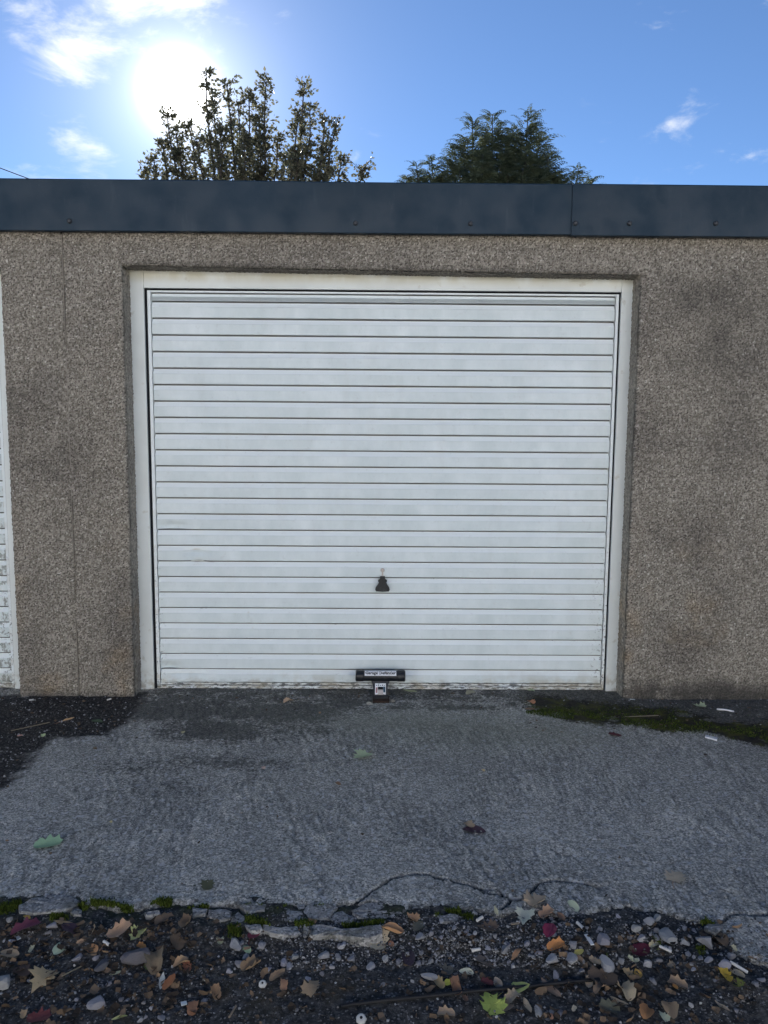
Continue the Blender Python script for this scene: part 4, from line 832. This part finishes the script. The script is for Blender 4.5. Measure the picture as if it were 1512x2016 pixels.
 (1202, 1988, 42, 'torn', (.085, .085, .06), .5, 1.3, 0, 'dull olive leaf below the heap at front right'),
 (1223, 1977, 36, 'narrow', (.34, .27, .17), 1.0, .9, 0, 'tan narrow strip below the pale tan curled leaf'),
 (1247, 1893, 24, 'torn', (.46, .40, .26), .9, 1.3, 0, 'cream dry leaf scrap below the very dark crimson leaf'),
 (1322, 1902, 22, 'torn', (.34, .26, .17), .8, -1.0, 0, 'tan scrap below the tall grey stone'),
 (1172, 1896, 26, 'torn', (.30, .23, .15), .8, .9, 0, 'tan scrap left of the pale speckled stone'),
 (805, 1890, 40, 'oval', (.030, .022, .032), .3, .2, 0, 'blackish purple leaf on the soil right of centre'),
 (878, 1912, 34, 'torn', (.075, .072, .06), .2, 1.3, 0, 'dull dark leaf left of the cream oval leaf'),
 (960, 1936, 26, 'torn', (.10, .030, .032), .4, 1.2, 0, 'dark maroon leaf left of the grey tan round leaf'),
 (916, 1968, 16, 'torn', (.14, .09, .065), .6, .4, 0, 'small dark brown scrap below the thin black cable'),
 (1130, 1988, 14, 'torn', (.36, .32, .24), .6, -.6, 0, 'small pale scrap at the bottom right of centre'),
 (1085, 2004, 14, 'torn', (.30, .16, .10), .8, .2, 0, 'small rust scrap at the bottom edge'),
 (1445, 1870, 16, 'torn', (.40, .36, .24), .7, .3, 0, 'cream scrap left of the white stick at far right'),
]
rl = random.Random(21)
stalk_mats = M_LEAF
for i, (px, py, sz, shp, colr, curl, an, stk, lab) in enumerate(LV):
    p = on_ground(px, py); s = mpp(p)
    o = tag(link('fallen_leaf', leaf_mesh(shp, curl, 200+i)), lab, 'leaf', 'fallen autumn leaves')
    L = sz*s*(1.12 if shp != 'maple' else 1.0); o.scale = (L, L, L*.8); j = rl.uniform(.92, 1.08); o.color = tuple(min(.72, q*j*1.75) for q in colr)+(1,)
    o.location = (p[0], p[1], p[2]+.002+(.004 if 'on top' in lab or 'on a ' in lab else 0)); o.rotation_euler = (rl.uniform(-.12, .25)*(1 if py > 1790 else .4), rl.uniform(-.2, .2)*(1 if py > 1790 else .4), an)
    if stk:
        st = MB().tube([(0, -.40, .05), (.03, -.52, .05), (.09, -.66, .03), (.16, -.82 if 'long thin' not in lab else -1.5, .015)], [.016, .014, .012, .014], 5).build('stalk', M_LEAF, o); st.color = (colr[0]+.05, colr[1]*.8+.03, colr[2]*.7+.02, 1)

# ------------------------------------------------------------------ litter and small things
def lying(name, px, py, Lpx, wpx, ang, colr, lab, cat, group=None, round_=True, bend=0):
    p = on_ground(px, py); s = mpp(p); L, w = Lpx*s, wpx*s
    if round_: o = MB().tube([(-L/2, 0, w/2), (0, bend*L, w/2), (L/2, 0, w/2)], w/2, 9).build(name, M_PLAIN, None)
    else: o = MB().box(-L/2, L/2, -w/2, w/2, 0, w*.25).bevel(w*.08, 1).build(name, M_PLAIN, None)
    o.location = (p[0], p[1], p[2]+.002); o.rotation_euler = (rl.uniform(-.1, .1), rl.uniform(-.1, .1), ang); o.color = (*colr, 1); return tag(o, lab, cat, group)
gb = 'cigarette ends in the gravel'
def butt(px, py, L, ang, lab, w=6):
    o = lying('cigarette_end', px, py, L, w, ang, (.60, .58, .54), lab, 'cigarette end', gb); s = mpp(on_ground(px, py))
    c_ = MB().tube([(L*s*.5-.0005, 0, w*s/2), (L*s*.62, 0, w*s/2)], w*s*.46, 9).build('burnt_tip', M_INK, o)
butt(944, 1813, 18, .8, 'cigarette end left of the dark brown maple leaf at the concrete edge'); butt(937, 1874, 18, .35, 'white cigarette end on bare soil among stones right of centre'); butt(1310, 1872, 24, -.6, 'cigarette end below the tall grey stone')
butt(1142, 1826, 20, -1.2, 'cigarette end by the pale green leaf at the concrete edge'); butt(210, 1861, 18, -.6, 'white cigarette end below the large pinkish tan leaf')
lying('white_splinter', 1160, 1852, 30, 7, -1.4, (.66, .66, .66), 'flat white plastic splinter standing upright in the gravel', 'plastic splinter', None, False)
lying('white_stick', 1454, 1908, 34, 6, -.85, (.62, .61, .58), 'white stick lying diagonally above the tan oval leaf', 'stick', None, True)
lying('plastic_twig', 1428, 1401, 32, 3.5, -.15, (.72, .72, .72), 'thin white plastic twig lying on the moss by the wall', 'plastic piece', None, True, .12)
lying('plastic_scrap', 1400, 1455, 22, 12, -.5, (.66, .67, .70), 'white plastic scrap at the lower edge of the moss', 'plastic scrap', None, False)
lying('plastic_scrap', 1245, 1378, 10, 3, -.1, (.66, .67, .68), 'small white plastic strip on the moss near the door frame', 'plastic scrap', None, False)
lying('plastic_scrap', 29, 1852, 20, 9, .9, (.60, .64, .66), 'white scrap beside the dark crimson leaf at far left', 'plastic scrap', None, False)
lying('plastic_scrap', 215, 1379, 8, 3, .6, (.62, .60, .56), 'white chip at the foot of the left wall', 'chip'); lying('plastic_scrap', 62, 1380, 8, 3, .2, (.60, .60, .57), 'white chip at the wall foot by the next garage door', 'chip')
lying('plastic_scrap', 362, 1978, 11, 9, .4, (.62, .66, .66), 'small white square scrap near the bottom left', 'plastic scrap', None, False)
lying('wood_chip', 1014, 1820, 16, 5, .1, (.30, .24, .17), 'tan wood chip left of the pale cream green maple leaf', 'wood chip', None, False)
lying('stick', 458, 1995, 30, 4, 1.3, (.26, .20, .14), 'short brown stick standing near the bottom edge', 'stick'); lying('stick', 1250, 1412, 90, 1.6, -.12, (.20, .17, .13), 'thin dry grass stem lying on the moss band', 'stem')
lying('stick', 60, 1432, 70, 1.8, .5, (.20, .17, .12), 'thin dry stem on the dark soil at the left wall', 'stem'); lying('stick', 150, 1910, 60, 2.5, .9, (.20, .17, .12), 'thin dry stem left of the tilted stone slab', 'stem')
for px, py, wpx, lab in ((517, 1940, 16, 'white crumpled bottle cap on dark soil left of centre'), (711, 2009, 21, 'white bottle cap at the bottom edge of the photo')):
    p = on_ground(px, py); s = mpp(p); r_ = wpx*s/2; mb = MB(); n = 21
    rr = [(.0, .55), (.62, .55), (.84, .42), (.93, .2), (1.0, 0.0)]; rings = []
    for f_, z_ in rr[1:]: rings.append([mb.bm.verts.new((r_*f_*math.cos(6.2832*k/n)*(1+(.05*(k % 3-1) if f_ > .9 else 0)), r_*f_*math.sin(6.2832*k/n)*(1+(.05*(k % 3-1) if f_ > .9 else 0)), r_*z_)) for k in range(n)])
    mb.bm.faces.new(rings[0])
    for q, w in zip(rings, rings[1:]):
        for k in range(n): mb.bm.faces.new((q[k], q[(k+1) % n], w[(k+1) % n], w[k]))
    o = mb.build('bottle_cap', M_PLAIN, None); o.location = (p[0], p[1], p[2]+.003); o.rotation_euler = (.35, -.15, .4); o.color = (.55, .54, .50, 1); tag(o, lab, 'bottle cap', 'bottle caps')
    mp_ = MB().tube([(0, 0, r_*.552), (0, 0, r_*.60)], r_*.28, 9).build('cap_print', M_INK, o)
pts = [(672, 1986), (700, 1981), (750, 1975), (800, 1970), (850, 1965), (900, 1959), (950, 1954), (1000, 1950), (1045, 1946), (1090, 1941), (1140, 1936), (1180, 1933)]
cb = MB().tube([tuple(np.array(on_ground(a, b))+np.array([0, 0, .006])) for a, b in pts], .0042, 7).build('ground_cable', M_CABLE, None, True); tag(cb, 'thin black cable lying across the dark soil at the bottom', 'cable')

# ------------------------------------------------------------------ T-shaped door lock in front of the door
lk = tag(link('door_lock', None, None, (.001, .045, 0)), 'black T-shaped ground lock bolted in front of the white garage door', 'door lock')
TZ, TR = .0845, .0265; xx = .116
tb = MB(); tb.tube([(-xx, 0, TZ), (-xx+.004, 0, TZ), (-xx+.036, 0, TZ), (-xx+.038, 0, TZ), (xx-.038, 0, TZ), (xx-.036, 0, TZ), (xx-.004, 0, TZ), (xx, 0, TZ)], [TR-.004, TR, TR, TR-.0018, TR-.0018, TR, TR, TR-.004], 32)
bar = tb.build('crossbar', M_BLACK, lk, False)
st = MB(); st.prism([(-.043, TZ-.018), (.043, TZ-.018), (.036, TZ-.034), (.0335, TZ-.045), (.0335, -.002), (-.0335, -.002), (-.0335, TZ-.045), (-.036, TZ-.034)], -.022, .018)
sh = st.bevel(.002, 1).build('upright', M_BLACK, lk)
for v in sh.data.vertices: v.co.y -= .040*max(0, (TZ-.02-v.co.z)/TZ)         # leans out towards its foot
def ylean(z): return -.022-.040*max(0, (TZ-.02-z)/TZ)
def plate(name, x0, x1, z0, z1, off, th_, mat, parent):
    mb = MB(); q = [mb.bm.verts.new((x_, ylean(z_)-o_, z_)) for o_ in (off+th_, off-.001) for x_, z_ in ((x0, z0), (x1, z0), (x1, z1), (x0, z1))]
    for f_ in ((0, 1, 2, 3), (7, 6, 5, 4), (0, 4, 5, 1), (1, 5, 6, 2), (2, 6, 7, 3), (3, 7, 4, 0)): mb.bm.faces.new([q[i] for i in f_])
    return mb.build(name, mat, parent)
stk = plate('sticker', -.025, .025, -.001+.012, .057, .0, .0008, M_STICK, sh)
plate('sticker_print', .0135, .0225, .020, .044, .0010, .0003, M_INKB, sh); plate('sticker_print', -.0215, -.0135, .018, .040, .0010, .0003, M_INKP, sh)
for k in range(5): plate('sticker_print', -.020+.009*k, -.015+.009*k, .0475, .0505+.001*(k % 2), .0010, .0003, M_INK if k % 2 else M_INKB, sh)
plate('padlock_shackle', -.0115, .0125, .034, .043, .0012, .006, M_DARK, sh)
pk = plate('padlock', -.0105, .0125, .0135, .0345, .0012, .012, M_BRASS, sh)
for k in range(4): plate('padlock_plate', -.0098, .0118, .0155+.0048*k, .0188+.0048*k, .0132, .0009, M_STEEL, sh)
plate('padlock_recess', -.013, .015, -.001, .0125, .0006, .0008, M_DARK, sh)
MB().box(-.036, .036, -.085, -.058, -.012, .012).bevel(.003, 1).build('foot', M_BLACK, lk)
MB().box(-.034, .040, -.112, -.05, -.014, .0035).bevel(.002, 1).build('ground_plate', M_RUST, lk)
# sticker with its wording wrapped over the front top of the crossbar
def wrap(me, r):
    for v in me.vertices: a = v.co.y/TR; rr = r+v.co.z; v.co = (v.co.x, -rr*math.cos(a), TZ+rr*math.sin(a))
V = []; Fc = []; na = 10
for i in range(na+1):
    for x_ in np.linspace(-.0735, .0735, 2): V.append((x_, .0085+.030*i/na, .0007))
Fc = [(2*i, 2*i+1, 2*i+3, 2*i+2) for i in range(na)]
me = raw_mesh('sticker', V, Fc, M_STICK); wrap(me, TR-.0014); wst = link('sticker', me, bar)
tc = bpy.data.curves.new('lettering', 'FONT'); tc.body = 'Garage Defender'; tc.size = .0205; tc.align_x = 'CENTER'; tc.resolution_u = 2; tc.offset = .0006
to = bpy.data.objects.new('lettering_tmp', tc); COL.objects.link(to); dg = bpy.context.evaluated_depsgraph_get()
me = bpy.data.meshes.new_from_object(to.evaluated_get(dg)); bpy.data.objects.remove(to)
for v in me.vertices: v.co = (v.co.x*.98, .0155+v.co.y*1.02, .0012)
wrap(me, TR-.0014); me.materials.clear(); me.materials.append(M_INK); me.name = 'lettering'; link('lettering', me, bar)
# pale broken bedding beside the lock's foot
tag(put_stone(727, 1387, 22, 10, 'mortar_lump', None, (.30, .29, .25), .1, sink=.4), 'pale lump of mortar left of the door lock foot', 'mortar'); tag(put_stone(772, 1381, 14, 9, 'mortar_lump', None, (.20, .18, .15), .3, sink=.4), 'brown grey lump of mortar right of the door lock foot', 'mortar')

# ------------------------------------------------------------------ trees behind the roof
def leaf_cloud(name, parent, pos, dirs, L, Wd, mat, seed, droop=.2):
    rg_ = np.random.default_rng(seed); n = len(pos); pos = np.asarray(pos); d = np.asarray(dirs)+rg_.normal(0, .55, (n, 3)); d[:, 2] -= droop; d /= np.linalg.norm(d, axis=1)[:, None]
    u = np.cross(d, rg_.normal(0, 1, (n, 3))); u /= np.linalg.norm(u, axis=1)[:, None]; nn = np.cross(u, d)
    s = rg_.uniform(.65, 1.2, n)[:, None]; l, w = L*s, Wd*s
    V = np.stack([pos, pos+d*l*.45+u*w*.5+nn*w*.12, pos+d*l-nn*l*.10, pos+d*l*.45-u*w*.5+nn*w*.12], 1)
    F_ = (np.array([[0, 1, 2], [0, 2, 3]])[None]+(np.arange(n)*4)[:, None, None]).reshape(-1, 3)
    return link(name, raw_mesh(name, V.reshape(-1, 3), F_, mat, False, dict(tint=np.repeat(rg_.uniform(0, 1, n), 4))), parent)
t1 = tag(link('broadleaf_tree', None, None, (-1.55, 6.1, -.09)), 'leafy broadleaf tree of upright shoots before the sun behind the roof', 'tree')
rt = random.Random(8); base = np.array([-1.55, 6.1, 0.])
MBt = MB(); MBt.tube([(0, 0, 0), (.03, .02, .8), (-.04, 0, 1.6), (0, .03, 2.3)], [.16, .13, .11, .09], 10)
tops = [(330, 215, 0), (345, 240, .3), (405, 128, 0), (418, 165, .3), (450, 150, -.2), (470, 190, .2), (490, 172, .1), (522, 150, -.1), (510, 200, .3), (545, 262, 0), (598, 155, 0), (612, 200, .25), (585, 212, -.25), (640, 225, .1), (660, 232, -.2), (300, 300, .1), (290, 320, -.2),
        (375, 235, .2), (390, 265, -.3), (672, 300, .2), (562, 292, .35), (430, 240, -.35), (635, 280, -.3), (600, 270, .4), (480, 260, -.4), (355, 290, .1), (320, 270, -.1), (515, 240, .1), (585, 300, -.4), (650, 320, .35), (440, 300, .4), (713, 322, 0)]
lp, ld = [], []
for (px, py, dy) in tops:
    top = P(px, py, 6.1+dy); b0 = base+np.array([rt.uniform(-.1, .1), rt.uniform(-.1, .1), 2.0+rt.uniform(0, .3)])
    mid = np.array([top[0]*.8+b0[0]*.2, 6.1+dy*.8, 2.0+(top[2]-2.0)*.42]); pts = []
    for k in range(13):
        t = k/12; q = (1-t)**2*b0+2*t*(1-t)*mid+t*t*top; pts.append(q+np.array([rt.gauss(0, .012), rt.gauss(0, .012), 0]))
    MBt.tube([tuple(q-base) for q in pts], [.032*(1-.88*k/12)+.003 for k in range(13)], 5)
    sprig = (px == 713)
    for k in range(4 if not sprig else 11, 13):
        nt = (15 if k < 11 else 12) if k > 5 else 8
        for _ in range(nt):
            t = min(1, max(.2, (k+rt.uniform(-.6, .6))/12)); k_ = min(11, int(t*12)); a = rt.uniform(0, 6.283); ln = rt.uniform(.10, .36)*(1.25-t*.85)*(1 if not sprig else 1.4); dv = np.array([math.cos(a), math.sin(a), rt.uniform(.2, 1.3)]); dv /= np.linalg.norm(dv)
            p0 = pts[k_]+(pts[k_+1]-pts[k_])*(t*12-k_); p1 = p0+dv*ln
            if rt.random() < .6: MBt.tube([tuple(p0-base), tuple(p1-base)], [.005, .002], 3, False)
            for _ in range(int(5+ln*48)):
                s_ = rt.uniform(.1, 1.05); lp.append(p0+(p1-p0)*s_+np.array([rt.gauss(0, .016), rt.gauss(0, .016), rt.gauss(0, .016)])-base); ld.append(dv*.8)
trunk = MBt.build('trunk', M_BARK, t1, True)
leaf_cloud('crown', t1, lp, ld, .051, .031, M_TLEAF, 5)
t2 = tag(link('conifer', None, None, (1.75, 8.1, -.09)), 'dark feathery conifer with drooping spray tips behind the roof', 'tree')
base = np.array([1.75, 8.1, 0.]); MBt = MB(); MBt.tube([(0, 0, 0), (0, 0, 2.0), (0, 0, 3.4)], [.2, .15, .1], 10)
V, Fc, TN = [], [], []
def spray(p, d, L, rg_):
    # one flat drooping frond: a bent midrib with paired side sprigs
    d = d/np.linalg.norm(d); side = np.cross(d, [0, 0, 1]); side /= np.linalg.norm(side)+1e-9; side = side*math.cos(rg_.uniform(-.7, .7))+np.array([0, 0, rg_.uniform(-.5, .5)])
    n = 7; tn_ = rg_.random(); q = p.copy(); dd = d.copy(); 
    for k in range(n):
        t = k/n; st_ = L/n; q2 = q+dd*st_; dd = dd+np.array([0, 0, -.20-.10*t]); dd /= np.linalg.norm(dd)
        w = .021*(1-t*.6)
        i = len(V); V.extend([q-side*w*.35, q2, q+side*w*.35]); Fc.append((i, i+1, i+2)); TN.extend([tn_]*3)
        for sg in (-1, 1):
            ln = L*.36*(1-t*.75)*rg_.uniform(.7, 1.2); dirv_ = dd*.75+side*sg*.7; e = q+dirv_*ln+np.array([0, 0, -.18*ln])
            m_ = q+dirv_*ln*.45+side*sg*w*.2; up_ = dd*w*.75
            i = len(V); V.extend([q, m_+up_, e, m_-up_]); Fc.extend([(i, i+1, i+2), (i, i+2, i+3)]); TN.extend([tn_]*4)
            for f2 in (.35, .65):
                b_ = q+(e-q)*f2; e2 = b_+dd*ln*.34+side*sg*ln*.05; i = len(V); V.extend([b_-up_*.5, e2, b_+side*sg*w*.5]); Fc.append((i, i+1, i+2)); TN.extend([tn_]*3)
        q = q2
rc = random.Random(4)
leaders = [(930, 222, 0, .50), (970, 212, .2, .34), (1040, 206, -.1, .50), (1010, 240, .3, .45), (895, 280, .1, .40), (1080, 290, -.2, .40), (985, 296, -.4, .45), (950, 290, -.5, .5), (1060, 262, .3, .42), (850, 302, .2, .30), (820, 312, 0, .20), (800, 338, .2, .16), (1140, 318, 0, .30), (1165, 342, .2, .18), (1110, 345, -.2, .2), (1030, 320, -.5, .5), (905, 320, -.4, .5), (870, 335, -.2, .4), (1000, 330, -.6, .5), (1090, 335, -.4, .4)]
for (px, py, dy, rad) in leaders:
    top = P(px, py, 8.1+dy); b0 = np.array([1.75+(top[0]-1.75)*.75, 8.1+dy*.7, 2.6]); n = 16
    MBt.tube([tuple(b0-base)]+[tuple(b0+(top-b0)*k/6-base) for k in range(1, 7)], [.03*(1-.9*k/6)+.003 for k in range(7)], 5)
    H_ = top[2]-b0[2]; step = .062; z_ = top[2]-.02
    while z_ > max(b0[2], top[2]-2.0):
        f_ = (top[2]-z_); reach = min(rad, .03+f_*.40)
        for _ in range(5 if f_ < .3 else 14):
            a = rc.uniform(0, 6.283); c_ = b0+(top-b0)*((z_-b0[2])/H_); d_ = np.array([math.cos(a), math.sin(a), rc.uniform(.5, 1.4)])
            st_ = c_+np.array([math.cos(a), math.sin(a), .3])*reach*rc.uniform(0, .95)-base
            spray(st_, d_, rc.uniform(.18, .36)*(.6+.6*min(1, f_*2)), rc)
        z_ -= step
MBt.build('trunk', M_BARK, t2, True)
link('crown', raw_mesh('crown', np.array(V), Fc, M_CONIF, False, dict(tint=TN)), t2)
# overhead wire
a, b = P(-260, 225, 11), P(140, 382, 11)
tag(MB().tube([tuple(a+(b-a)*t+np.array([0, 0, -.12*4*t*(1-t)*.3])) for t in np.linspace(0, 1, 12)], .008, 6).build('overhead_wire', M_CABLE, None, True), 'thin dark overhead wire slanting down to the roof at far left', 'wire')
